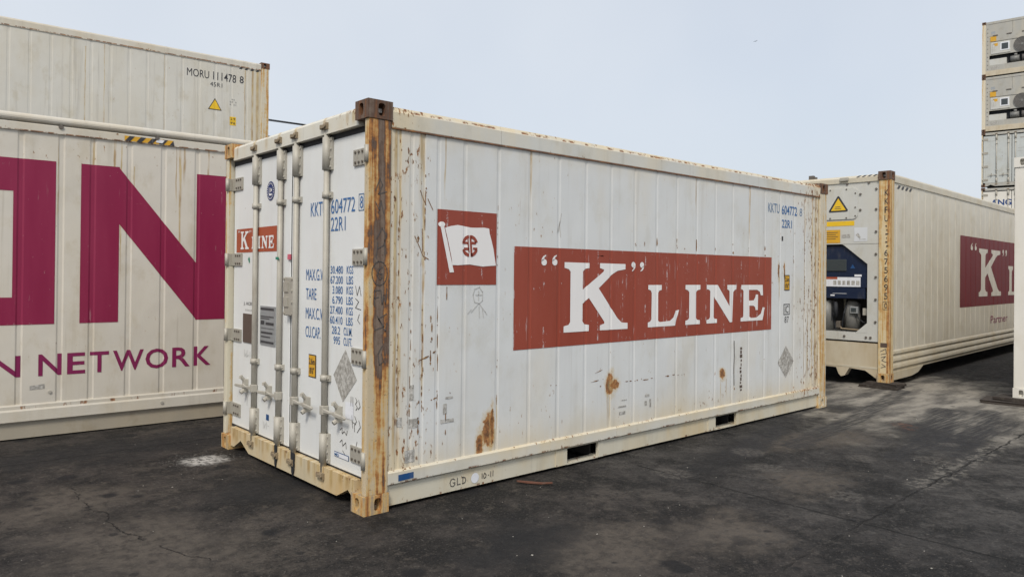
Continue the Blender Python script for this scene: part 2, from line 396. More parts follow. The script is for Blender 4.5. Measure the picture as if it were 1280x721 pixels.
M['pink'] = plain('pink_tape', (.6, .12, .18), .5)
M['navyseal'] = plain('navy_seal', (.012, .035, .15), .5)
# magenta container
WARM = (.64, .605, .535)
M['one'] = paint('beige_white_side', WARM, cream=(.52, .47, .36), cream_amt=.30, grime=.42, rust=.25, seed=11, scuff=.5, oil=.2, zones=[(2, 2.55, .25, .35)], drips=.5,
    runs=[(5.48, 2.2, 2.73, .007), (5.655, 1.9, 2.73, .007), (5.71, 1.3, 2.73, .005), (5.82, 1.7, 2.5, .005), (6.235, 1.2, 2.73, .010), (6.27, 2.3, 2.73, .012), (6.20, 2.1, 2.73, .006), (5.2, 1.9, 2.73, .005), (4.6, 1.4, 2.73, .006), (6.5, 1.6, 2.73, .008)], grime_col=(.36, .32, .25))
M['onerail'] = paint('beige_white_rail', (.60, .57, .50), cream=(.54, .45, .30), cream_amt=.45, grime=.3, rust=.5, seed=12, bands=[(2.735, .012, .8), (.285, .02, .3)], zones=[(2, 2.72, .03, .6)])
M['onesill'] = paint('beige_base_rail', (.36, .325, .26), cream=(.40, .33, .23), cream_amt=.5, grime=.4, rust=.3, seed=13)
M['mag'] = print_paint('magenta_print', (.23, .0065, .050), under=(.5, .45, .42), wear=.35, seed=9, fade=.30)
M['magtext'] = print_paint('magenta_text', (.20, .010, .075), under=(.5, .45, .42), wear=.3, seed=10, fade=.2)
M['moru'] = paint('upper_white_side', (.61, .595, .54), cream=(.56, .50, .37), cream_amt=.35, grime=.55, rust=.35, seed=14, drips=.6, grime_col=(.33, .31, .28), zones=[(0, 12.0, .5, .25)], cream_zones=[(0, 12.05, .25, .8)], runs=[(11.7, .3, 2.72, .01), (11.85, .3, 2.72, .02), (11.95, .3, 2.72, .03), (10.2, .3, 2.7, .006), (9.2, .5, 2.7, .006), (8.9, .5, 2.6, .008)])
M['kk'] = paint('ivory_side', (.64, .605, .515), cream=(.52, .46, .34), cream_amt=.4, grime=.35, rust=.12, seed=15, grime_col=(.38, .34, .27))
M['kkrail'] = paint('ivory_rail', (.56, .52, .42), cream=(.50, .40, .24), cream_amt=.6, grime=.4, rust=.35, seed=16)
M['kkend'] = paint('unit_panel_paint', (.55, .555, .525), cream=(.55, .50, .38), cream_amt=.3, grime=.3, rust=.1, seed=17)
M['kksill'] = paint('unit_base_paint', (.56, .50, .385), cream=(.42, .33, .20), cream_amt=.7, grime=.45, rust=.25, seed=18)
M['kkred'] = print_paint('crimson_panel', (.150, .014, .020), under=(.4, .3, .28), wear=.25, seed=12, fade=.35)
M['kkletter'] = print_paint('ivory_lettering', (.62, .59, .52), under=(.4, .2, .2), wear=.2, seed=13)
M['navy'] = plain('navy_panel', (.008, .017, .047), .45, 0, .3, 12)
M['screen'] = plain('grey_display', (.05, .06, .065), .2)
M['comp'] = plain('grey_compressor', (.19, .19, .18), .5, .1)
M['white'] = paint('fresh_white_paint', (.74, .72, .66), cream=(.66, .62, .52), cream_amt=.3, grime=.15, rust=.02, seed=19)
M['far'] = paint('stack_grey_white', (.40, .395, .36), cream=(.52, .47, .36), cream_amt=.5, grime=.5, rust=.3, seed=20)
M['fardoor'] = paint('stack_door_grey', (.50, .53, .52), cream=(.50, .46, .36), cream_amt=.25, grime=.35, rust=.15, seed=21)
M['farpost'] = rusty_post('stack_post', (.64, .58, .45), .60, .68, .80, 9, .2)
M['fan'] = plain('fan_grille', (.13, .12, .11), .6)
M['ngblue'] = plain('navy_letters', (.02, .06, .20), .5)
M['recess'] = plain('dark_grey_recess', (.085, .083, .08), .8, 0, .4, 8)  # dark grey for the back and side of the unit recess
M['wood'] = plain('dunnage_dark', (.045, .036, .030), .85, 0, .4, 14)
M['reddust'] = plain('rusted_strip', (.13, .055, .035), .85, .1, .4, 20)
M['chip'] = plain('pale_chip', (.40, .38, .34), .8)

# ------------------------------------------------------------------ ground
def ground():
    n = NT('yard_ground')
    x, y = n.xyz(0), n.xyz(1)
    def seg(pts, w, soft, wob=.05, wsc=3.0):
        wx = n.mul(n.sub(n.noise(wsc, 4, .6, off=(3, 1, 0)), .5), wob*2); wy = n.mul(n.sub(n.noise(wsc, 4, .6, off=(9, 6, 0)), .5), wob*2)
        X, Y = n.add(x, wx), n.add(y, wy); out = None
        for (a, b) in zip(pts, pts[1:]):
            dx, dy = b[0]-a[0], b[1]-a[1]; L = dx*dx+dy*dy
            t = n.math('MULTIPLY_ADD', n.sub(X, a[0]), dx/L, n.mul(n.sub(Y, a[1]), dy/L), clamp=True)
            ex = n.sub(n.sub(X, a[0]), n.mul(t, dx)); ey = n.sub(n.sub(Y, a[1]), n.mul(t, dy))
            d = n.math('SQRT', n.add(n.mul(ex, ex), n.mul(ey, ey)))
            out = d if out is None else n.math('MINIMUM', out, d)
        return n.step(out, w+soft, w)
    def blob(cx, cy, rx, ry, rot, lo, hi, wob=1.0, wsc=1.2):
        c, s_ = math.cos(rot), math.sin(rot)
        u = n.math('DIVIDE', n.add(n.mul(n.sub(x, cx), c), n.mul(n.sub(y, cy), s_)), rx)
        v = n.math('DIVIDE', n.add(n.mul(n.sub(x, cx), -s_), n.mul(n.sub(y, cy), c)), ry)
        d = n.math('SQRT', n.add(n.mul(u, u), n.mul(v, v)))
        return n.step(n.add(d, n.mul(n.sub(n.noise(wsc, 5, .65, off=(cx, cy, 0)), .5), wob*2)), hi, lo)
    big = n.noise(.55, 4, .6); mid = n.noise(2.1, 6, .68, off=(4, 4, 0)); fine = n.noise(14, 5, .7); grit = n.noise(90, 3, .7)
    lump = n.noise(4.6, 6, .72, off=(7, 2, 0))
    lump = n.noise(4.6, 6, .72, off=(7, 2, 0))
    col = n.mix(n.step(mid, .40, .60), (.0085, .0080, .0080), (.034, .0295, .027))
    col = n.mix(n.mul(n.step(n.noise(1.0, 7, .74, off=(1, 8, 0)), .51, .63), .75), col, (.066, .056, .047))
    neu = n.step(x, .5, 3.0)
    col = n.mix(n.mul(n.step(lump, .50, .62), .65), col, (.0075, .0073, .0075))
    col = n.mix(n.mul(n.step(n.noise(9, 7, .78, off=(2, 3, 1)), .53, .64), .55), col, (.080, .068, .056))
    col = n.mix(n.mul(n.step(n.noise(24, 5, .75, off=(3, 9, 0)), .55, .63), .6), col, (.008, .008, .008))
    hs = n.n('ShaderNodeHueSaturation'); n.put(hs.inputs['Color'], col); n.put(hs.inputs['Saturation'], n.step(neu, 0, 1, 1.0, .45)); col = hs.outputs[0]
    col = n.mix(n.mul(n.step(n.noise((45, 45, 1), 3, .7, off=(1, 3, 2)), .60, .66), .6), col, (.11, .10, .088))
    col = n.mix(n.mul(n.step(n.noise((38, 38, 1), 3, .7, off=(8, 3, 2)), .58, .64), .75), col, (.006, .006, .006))
    col = n.mix(n.mul(n.step(n.noise(75, 4, .75, off=(6, 9, 2)), .56, .66), .45), col, (.10, .088, .075))
    # paler bare concrete towards the far containers
    pale = blob(7.4, -.6, 2.4, 1.35, R(12), .55, 1.30, 1.0, 1.8)
    pcol = n.mix(n.step(n.noise((1.2, 4.5, 1), 5, .65, off=(2, 2, 0)), .36, .64), (.105, .098, .088), (.285, .265, .228))
    col = n.mix(n.mul(pale, .92), col, pcol)
    far = n.step(x, 10.0, 24.0)
    col = n.mix(n.mul(far, .6), col, (.13, .125, .115))
    # beige bare patches near the camera
    for (cx, cy, rx, ry, rt) in ((4.2, -.75, 1.0, .30, -.3), (.75, -1.35, .55, .40, .5), (-1.15, .35, .50, .75, .2), (1.55, -1.6, .4, .35, 0), (-1.3, 1.5, .35, .5, 0), (2.9, -1.4, .5, .3, 0)):
        b = blob(cx, cy, rx, ry, rt, .35, 1.25, 1.1, 2.6)
        col = n.mix(n.mul(b, n.step(fine, .35, .62, .25, .80)), col, (.095, .081, .067))
    # oil drips and wet stains
    vd, vc = n.voro(3.1, (.3, .8, 0)); vs = n.n('ShaderNodeSeparateColor'); n.put(vs.inputs[0], vc)
    drip = n.mul(n.step(n.add(vd, n.mul(n.sub(fine, .5), .22)), .27, .15), n.step(vs.outputs[0], .30, .40))
    near = n.step(x, 2.2, .6)
    col = n.mix(n.mul(n.mul(drip, near), .95), col, (.009, .009, .010))
    vd2, vc2 = n.voro(7.5, (2, 1, 0)); vs2 = n.n('ShaderNodeSeparateColor'); n.put(vs2.inputs[0], vc2)
    col = n.mix(n.mul(n.mul(n.step(n.add(vd2, n.mul(n.sub(fine, .5), .2)), .24, .14), n.step(vs2.outputs[1], .70, .78)), .7), col, (.010, .010, .011))
    for (cx, cy, rx, ry, rt) in ((.5, -.9, .55, .38, .3), (-.2, 1.0, .6, .45, .2), (3.2, -.55, 1.5, .25, .15), (5.3, -1.25, .9, .25, .3), (-.6, 2.9, 1.6, .5, 0), (6.2, -.15, .55, .2, .2)):
        col = n.mix(n.mul(blob(cx, cy, rx, ry, rt, .3, 1.2, 1.2, 2.2), .8), col, (.013, .013, .014))
    # tyre marks: broken dark bands with tread lines
    for pts, w in (([(6.3, .35), (3.3, -.62)], .16), ([(6.9, -.95), (5.2, -1.45), (4.2, -1.55)], .17), ([(7.2, -1.35), (5.2, -1.75)], .15), ([(8.0, -.1), (5.6, -.55), (3.9, -.75)], .14), ([(6.9, -1.05), (6.2, -1.25), (5.4, -1.3), (4.9, -1.62)], .22), ([(6.75, -1.62), (6.1, -1.7), (5.3, -1.62), (4.7, -1.85)], .20)):
        t = seg(pts, w*.6, w*.5, .04, 2)
        tread = n.step(n.noise((3, 38, 1), 2, .5, off=(w*50, 0, 0)), .40, .58)
        col = n.mix(n.mul(n.mul(t, n.add(n.mul(tread, .6), .4)), .80), col, (.022, .022, .024))
    # slab joints and cracks
    j = n.mx(seg([(2.27, -.3), (2.25, -9)], .004, .008, .02, 4), n.mul(seg([(12, -1.93), (6.1, -1.96), (3.1, -2.03), (-4, -2.3)], .003, .010, .05, 5), n.step(n.noise(2.2, 3), .36, .52)))
    j = n.mx(j, seg([(-9, 2.83), (4, 2.79)], .006, .010, .02, 4))
    ck = n.mx(n.mul(n.step(n.noise(5, 3, .6, off=(1, 1, 1)), .40, .52), seg([(-1.21, 1.83), (-1.25, 1.5), (-1.18, 1.1), (-1.2, .74), (-1.08, .26), (-.95, -.1)], .0015, .005, .07, 6)), 0.0)
    jl = n.mul(seg([(7, -1.92), (3.4, -2.0)], .05, .10, .08, 3), n.step(fine, .45, .62))
    col = n.mix(n.mul(jl, .55), col, (.22, .205, .18))
    col = n.mix(n.mul(n.mx(j, ck), .88), col, (.007, .007, .007))
    # spilled white powder
    pw = n.mul(blob(-.27, 2.03, .20, .20, 0, .45, 1.05, .5, 5), n.step(n.noise(26, 4, .7), .36, .56))
    pw2 = n.mul(blob(-.30, 2.08, .36, .30, 0, .3, 1.2, .7, 4), n.step(n.noise(40, 4, .7), .56, .66))
    col = n.mix(n.mx(pw, n.mul(pw2, .7)), col, (.40, .39, .37))
    # round faded spots
    for (cx, cy, r_) in ((3.35, -.62, .16), (2.3, -.62, .17), (3.0, -1.0, .15), (3.9, -1.35, .13), (4.3, -1.75, .16), (2.75, -1.75, .13), (5.05, -1.65, .10)):
        b = blob(cx, cy, r_, r_, 0, .7, 1.1, .45, 7)
        col = n.mix(n.mul(n.mul(b, n.step(n.noise(30, 4, .7), .38, .6)), .5), col, (.12, .11, .098))
    rd = n.mul(blob(5.6, -1.05, .25, .12, .5, .3, 1.2, 1.0, 5), n.step(fine, .45, .6)); col = n.mix(n.mul(rd, .6), col, (.16, .075, .05))
    col = n.mix(n.mul(n.step(grit, .66, .74), .35), col, (.16, .15, .135))
    col = n.mix(n.mul(n.step(n.noise(70, 2, .6, off=(5, 5, 5)), .66, .72), .5), col, (.010, .010, .010))
    h = n.add(n.mul(mid, 1.0), n.add(n.mul(fine, .5), n.sub(n.mul(grit, .22), n.mul(n.mx(j, ck), 1.5))))
    n.bump(h, .8, .014)
    m = n.done(col, n.step(fine, .3, .7, .62, .92), 0, .25)
    b = MB(); q = [-400, -60, -12, -4, 0, 4, 8, 14, 30, 80, 700]
    vs = {}
    for i, a in enumerate(q):
        for k, c in enumerate(q): vs[i, k] = b.bm.verts.new((a, c, 0))
    for i in range(len(q)-1):
        for k in range(len(q)-1): b.bm.faces.new([vs[i, k], vs[i+1, k], vs[i+1, k+1], vs[i, k+1]])
    o = b.build('ground', m); o['kind'] = 'structure'; o['label'] = 'dark oil stained concrete yard with pale bare patches'
ground()

# ------------------------------------------------------------------ shared container pieces
def casting(parent, x, y, z, sx, sy, mat, up=True):
    """corner casting: x, y, z is the outer corner; sx, sy point inwards"""
    b = MB(); lx, ly, lz = .178, .162, .118
    x1, y1, z1 = x+sx*lx, y+sy*ly, z+(-lz if up else lz); zl, zh = min(z, z1), max(z, z1)
    cz = (zl+zh)/2
    b.holed(lambda u, v, d: (x+sx*d, y+sy*u, v), 0, ly, zl, zh, .085, cz, .026, .040, .095)
    b.holed(lambda u, v, d: (x+sx*u, y+sy*d, v), 0, lx, zl, zh, .098, cz, .026, .040, .095)
    zz = z; o = -1 if up else 1
    b.holed(lambda u, v, d: (x+sx*u, y+sy*v, zz+o*d), 0, lx, 0, ly, .098, .085, .058, .030, .04)
    p = lambda a, c, e: (x+sx*a, y+sy*c, e)
    b.face([p(lx, 0, zl), p(lx, ly, zl), p(lx, ly, zh), p(lx, 0, zh)]); b.face([p(0, ly, zl), p(lx, ly, zl), p(lx, ly, zh), p(0, ly, zh)])
    e = z1; b.face([p(0, 0, e), p(lx, 0, e), p(lx, ly, e), p(0, ly, e)])
    bmesh.ops.remove_doubles(b.bm, verts=b.bm.verts, dist=1e-5)
    es = []
    for e_ in b.bm.edges:
        if len(e_.link_faces) != 2: continue
        a, c = e_.verts[0].co, e_.verts[1].co
        k = sum((abs(a.x-x) < 1e-4 and abs(c.x-x) < 1e-4, abs(a.y-y) < 1e-4 and abs(c.y-y) < 1e-4, abs(a.z-z) < 1e-4 and abs(c.z-z) < 1e-4))
        if k >= 2: es.append(e_)
    bmesh.ops.recalc_face_normals(b.bm, faces=b.bm.faces)
    if es: bmesh.ops.bevel(b.bm, geom=es, offset=.012, segments=2, profile=.5, affect='EDGES', clamp_overlap=True)
    return b.build('corner_casting', mat, parent)

def rib_profile(ribs, y0, depth, b=.010, s=.016):
    cuts = []
    for c in ribs: cuts += [c-b-s, c-b, c+b, c+b+s]
    def f(x):
        for c in ribs:
            d = abs(x-c)
            if d <= b: return y0+depth
            if d < b+s: return y0+depth*(1-(d-b)/s)
        return y0
    return f, cuts

def rib_panels(parent, name, mat, ribs, x0, x1, y0, z0, z1, depth, b=.010, s=.016, thick=.05):
    xs = [x0]+[r for r in ribs if x0+.02 < r < x1-.02]+[x1]
    for k, (a, c) in enumerate(zip(xs, xs[1:])):
        pts = []
        if k == 0: pts.append((a, y0))
        else: pts += [(a, y0+depth), (a+b, y0+depth), (a+b+s, y0)]
        if k == len(xs)-2: pts.append((c, y0))
        else: pts += [(c-b-s, y0), (c-b, y0+depth), (c, y0+depth)]
        pts += [(c, y0+thick), (a, y0+thick)]
        MB().prism(pts, 'z', z0, z1).build(name, mat, parent)

def shell(root, L, Wd, H, mroof, mwall, x_end=.15, z0=.15, near=False):
    """floor, roof, far wall and closed end of a container"""
    MB().box(.10, L-.05, .06, Wd-.06, z0, z0+.12).build('underframe', M['floor'], root)
    MB().box(.06, L-.04, .045, Wd-.045, H-.07, H-.045).build('roof_panel', mroof, root)
    MB().box(.16, L-.16, Wd-.06, Wd-.02, z0, H-.10).build('far_wall', mwall, root)
    MB().box(L-.06, L-.03, .10, Wd-.10, .12, H-.08).build('closed_end', mwall, root)

def posts4(root, L, Wd, H, mats, fw=.06):
    """posts with castings; mats: list of four (post, top casting, bottom casting) for near-front, far-front, near-back, far-back"""
    for k, (sx, sy) in enumerate(((0, 0), (0, 1), (1, 0), (1, 1))):
        x, y = (L if sx else 0), (Wd if sy else 0); dx, dy = (-1 if sx else 1), (-1 if sy else 1)
        mp, mt, mb_ = mats[k]
        b = MB().box(x+dx*.012, x+dx*.172, y+dy*.005, y+dy*(fw if k < 2 else .06), .118, H-.118)
        b.box(x+dx*.012, x+dx*.06, y+dy*.06, y+dy*.13, .118, H-.118) if k >= 2 else None
        b.bevel(.010, 2).build('corner_post', mp, root)
        casting(root, x, y, H, dx, dy, mt, True); casting(root, x, y, 0, dx, dy, mb_, False)

def bolts_on_end(b, pts, r=.010, x=0.0, h=.008):
    for (y, z) in pts: b.cyl((x, y, z), (x-h, y, z), r, 6)

# ------------------------------------------------------------------ door end (shared by the main container and the stack)
XD = .062
def door_end(root, Wd, H, mats, rods=True):
    """two doors with hinges and locking bars at x = 0; returns the doors (left door first)"""
    dm, hm, sm = mats['door'], mats['header'], mats['sill']
    zt = H-.181; zb = .20; sc = (H-.118-.118)
    MB().prism([(.02, H-.144), (.02, H-.048), (.034, H-.028), (.15, H-.028), (.15, H-.144)], 'y', .155, Wd-.155).build('header', hm, root)
    if True:
        w = Wd
        poly = [(.168, .085), (.205, .085), (.245, .112), (.395, .040), (w-.56, .035), (w-.395, .112), (w-.22, .040), (w-.165, .040), (w-.165, .19), (.168, .19)]
        poly = [(.160, .088), (.198, .088), (.241, .112), (.391, .040), (1.886, .035), (2.053, .111), (2.203, .036), (w-.158, .036), (w-.158, .19), (.160, .19)]
        MB().prism(poly, 'x', .02, .075).build('sill', sm, root)
    g = MB().box(.066, .10, .05, Wd-.05, zt, H-.144).box(.066, .10, .05, Wd-.05, .18, zb)
    g.box(.070, .10, .05, .075, zb, zt).box(.070, .10, Wd-.085, Wd-.05, zb, zt)
    g.build('door_gasket', M['rubber'], root)
    MB().box(.10, .13, .05, Wd-.05, .15, H-.1).build('door_frame_back', M['floor'], root)
    doors = []
    for side in (1, 0):
        y0, y1 = (1.232, Wd-.078) if side else (.06, 1.210)
        b = MB().box(XD, XD+.05, y0, y1, zb, zt); b.bevel(.006)
        d = b.build('door', dm, root); doors.append(d)
        if side: MB().box(XD+.006, XD+.03, 1.208, 1.234, zb+.002, zt-.002).build('centre_seal', M['rubber'], d)
        # four hinges
        for z in [H-2.591+2.250, 1.608, .968, .338]:
            hb = MB()
            if side: ya, yb, yc = Wd-.272, Wd-.045, Wd-.052
            else: ya, yb, yc = .272, .035, .026
            hb.box(XD-.012, XD-.001, ya, yb, z-.052, z+.052)
            lo, hi = min(yb, yc), max(yb, yc)
            hb.cyl((.010, yc, z-.054), (.010, yc, z+.054), .017, 10)
            hb.box(.012, XD-.004, yc-.012, yc+.012, z-.050, z+.050)
            o = hb.build('hinge', M['steel2'], d)
            bb = MB(); s_ = 1 if side else -1
            bolts_on_end(bb, [(ya+s_*(.03+.045*i), z+t) for i in range(3) for t in (-.033, .033)], .009, XD-.011, .008)
            bb.build('hinge_bolt', M['bolt'], d)['kind'] = 'stuff'
        rr = (1.834, 1.362) if side else (1.086, .614)
        for y in rr:
            xr = .036
            MB().cyl((xr, y, .115), (xr, y, H-.098), .0205, 12).build('locking_bar', M['steel'], d)
            for (za, zc) in ((H-.385, H-.165), (.215, .412)):
                sl = MB(); sl.cyl((xr, y, za), (xr, y, zc), .0305, 12)
                sl.box(.044, XD-.001, y-.052, y+.040, za, zc)
                for k in range(4):
                    zz = za+.02+(zc-za-.04)*k/3
                    sl.cyl((.0445, y-.044, zz), (.036, y-.044, zz), .008, 6); sl.cyl((.0445, y+.035, zz), (.039, y+.035, zz), .006, 6)
                sl.build('bar_sleeve', M['steel'], d)
            for zc in (H-.557, .787):
                cl = MB(); cl.cyl((xr, y, zc-.021), (xr, y, zc+.021), .029, 12); cl.box(.046, XD-.001, y-.050, y+.038, zc-.021, zc+.021)
                cl.cyl((.0465, y-.043, zc), (.038, y-.043, zc), .008, 6)
                cl.build('bar_clamp', M['steel'], d)
            for zc in (H-.092, .128):
                kp = MB(); kp.cyl((xr, y, zc-.022), (xr, y, zc+.022), .027, 10)
                kp.box(.004, .021, y-.052, y-.030, zc-.022, zc+.022); kp.box(.004, .021, y+.030, y+.046, zc-.016, zc+.016)
                kp.box(-.004, .03, y-.036, y+.032, zc-.012, zc+.010)
                kp.cyl((.0, y-.040, zc), (-.008, y-.040, zc), .010, 6)
                kp.build('cam_keeper', M['keeper'], d)
            # swing handle with its catch
            q = 1 if side else -1
            hd = MB()
            hd.box(.012, .058, y-.023, y+.023, .538, .600)
            hd.prism([(y+q*.02, .582), (y+q*.13, .574), (y+q*.19, .584), (y+q*.19, .552), (y+q*.13, .558), (y+q*.02, .552)], 'x', .016, .030)
            hd.prism([(y+q*.19, .581), (y+q*.33, .572), (y+q*.345, .563), (y+q*.33, .550), (y+q*.19, .553)], 'x', .006, .022)
            hd.bevel(.004).build('door_handle', M['steel'], d)
            ct = MB(); yc = y+q*.195
            ct.box(.026, XD-.001, yc-.020, yc+.020, .515, .62)
            ct.cyl((.030, yc, .615), (.004, yc, .650), .014, 8); ct.cyl((.004, yc, .650), (.000, yc, .628), .012, 8)
            ct.cyl((.034, yc, .530), (.004, yc, .512), .017, 8)
            ct.build('handle_catch', M['steel'], d)
    return doors

# ------------------------------------------------------------------ the main container
K_ = [(1.738, 1.605), (2.02, 1.603), (2.02, 1.563), (1.973, 1.556), (1.946, 1.536), (1.944, 1.39), (2.188, 1.535), (2.196, 1.552), (2.145, 1.565), (2.145, 1.604), (2.462, 1.602), (2.462, 1.558), (2.361, 1.544), (2.299, 1.516), (2.132, 1.400), (2.366, 1.149), (2.42, 1.112), (2.495, 1.107), (2.496, 1.056), (2.148, 1.058), (2.150, 1.099), (2.202, 1.111), (2.202, 1.127), (2.017, 1.323), (1.944, 1.278), (1.944, 1.139), (1.965, 1.115), (2.02, 1.107), (2.018, 1.058), (1.734, 1.058), (1.734, 1.107), (1.787, 1.116), (1.805, 1.138), (1.805, 1.532), (1.786, 1.551), (1.738, 1.561)]
L_ = [(2.768, 1.425), (2.957, 1.425), (2.957, 1.382), (2.92, 1.373), (2.907, 1.353), (2.909, 1.109), (2.934, 1.097), (3.08, 1.103), (3.132, 1.133), (3.164, 1.191), (3.215, 1.2), (3.155, 1.057), (2.766, 1.057), (2.766, 1.099), (2.798, 1.106), (2.814, 1.125), (2.817, 1.354), (2.804, 1.377), (2.768, 1.387)]
I_ = [(3.31, 1.425), (3.543, 1.424), (3.543, 1.382), (3.499, 1.374), (3.480, 1.356), (3.481, 1.115), (3.498, 1.098), (3.538, 1.093), (3.538, 1.057), (3.311, 1.057), (3.311, 1.095), (3.351, 1.103), (3.367, 1.119), (3.368, 1.357), (3.347, 1.375), (3.309, 1.384)]
N_ = [(3.645, 1.424), (3.83, 1.423), (4.035, 1.215), (4.034, 1.361), (4.013, 1.375), (3.995, 1.379), (3.994, 1.423), (4.156, 1.423), (4.156, 1.381), (4.123, 1.37), (4.102, 1.353), (4.09, 1.056), (4.043, 1.054), (3.766, 1.313), (3.764, 1.113), (3.781, 1.099), (3.82, 1.094), (3.82, 1.057), (3.646, 1.057), (3.645, 1.09), (3.685, 1.098), (3.703, 1.115), (3.705, 1.363), (3.688, 1.377), (3.646, 1.384)]
E_ = [(4.245, 1.422), (4.65, 1.422), (4.658, 1.313), (4.615, 1.314), (4.595, 1.351), (4.544, 1.371), (4.393, 1.372), (4.395, 1.262), (4.477, 1.264), (4.504, 1.29), (4.52, 1.324), (4.562, 1.323), (4.558, 1.163), (4.517, 1.164), (4.505, 1.194), (4.477, 1.209), (4.399, 1.211), (4.401, 1.097), (4.438, 1.085), (4.535, 1.088), (4.618, 1.124), (4.654, 1.19), (4.7, 1.185), (4.65, 1.056), (4.237, 1.056), (4.237, 1.091), (4.276, 1.097), (4.285, 1.112), (4.286, 1.358), (4.272, 1.373), (4.245, 1.381)]
def quote_mark(cu, cv, s, close=False):
    p = ellipse(0, 0, .030, .026, 14)
    t = [(-.030, .004), (-.026, .030), (-.008, .050), (.020, .060), (.020, .050), (.004, .040), (-.002, .022)]
    q = -1 if close else 1
    return [[(cu+q*s*a, cv+q*s*b) for a, b in p], [(cu+q*s*a, cv+q*s*b) for a, b in t]]
def logo_polys():
    """the five letters and four quote marks, in the metres of the big side print"""
    ps = [[K_], [L_], [I_], [N_], [E_]]
    ps.append(quote_mark(1.520, 1.600, .95)); ps.append(quote_mark(1.633, 1.602, .95))
    ps.append(quote_mark(2.567, 1.598, .95, True)); ps.append(quote_mark(2.680, 1.598, .95, True))
    return ps
def remap(p, u0, v0, su, sv, U0, V0): return [((a-u0)*su+U0, (b-v0)*sv+V0) for a, b in p]

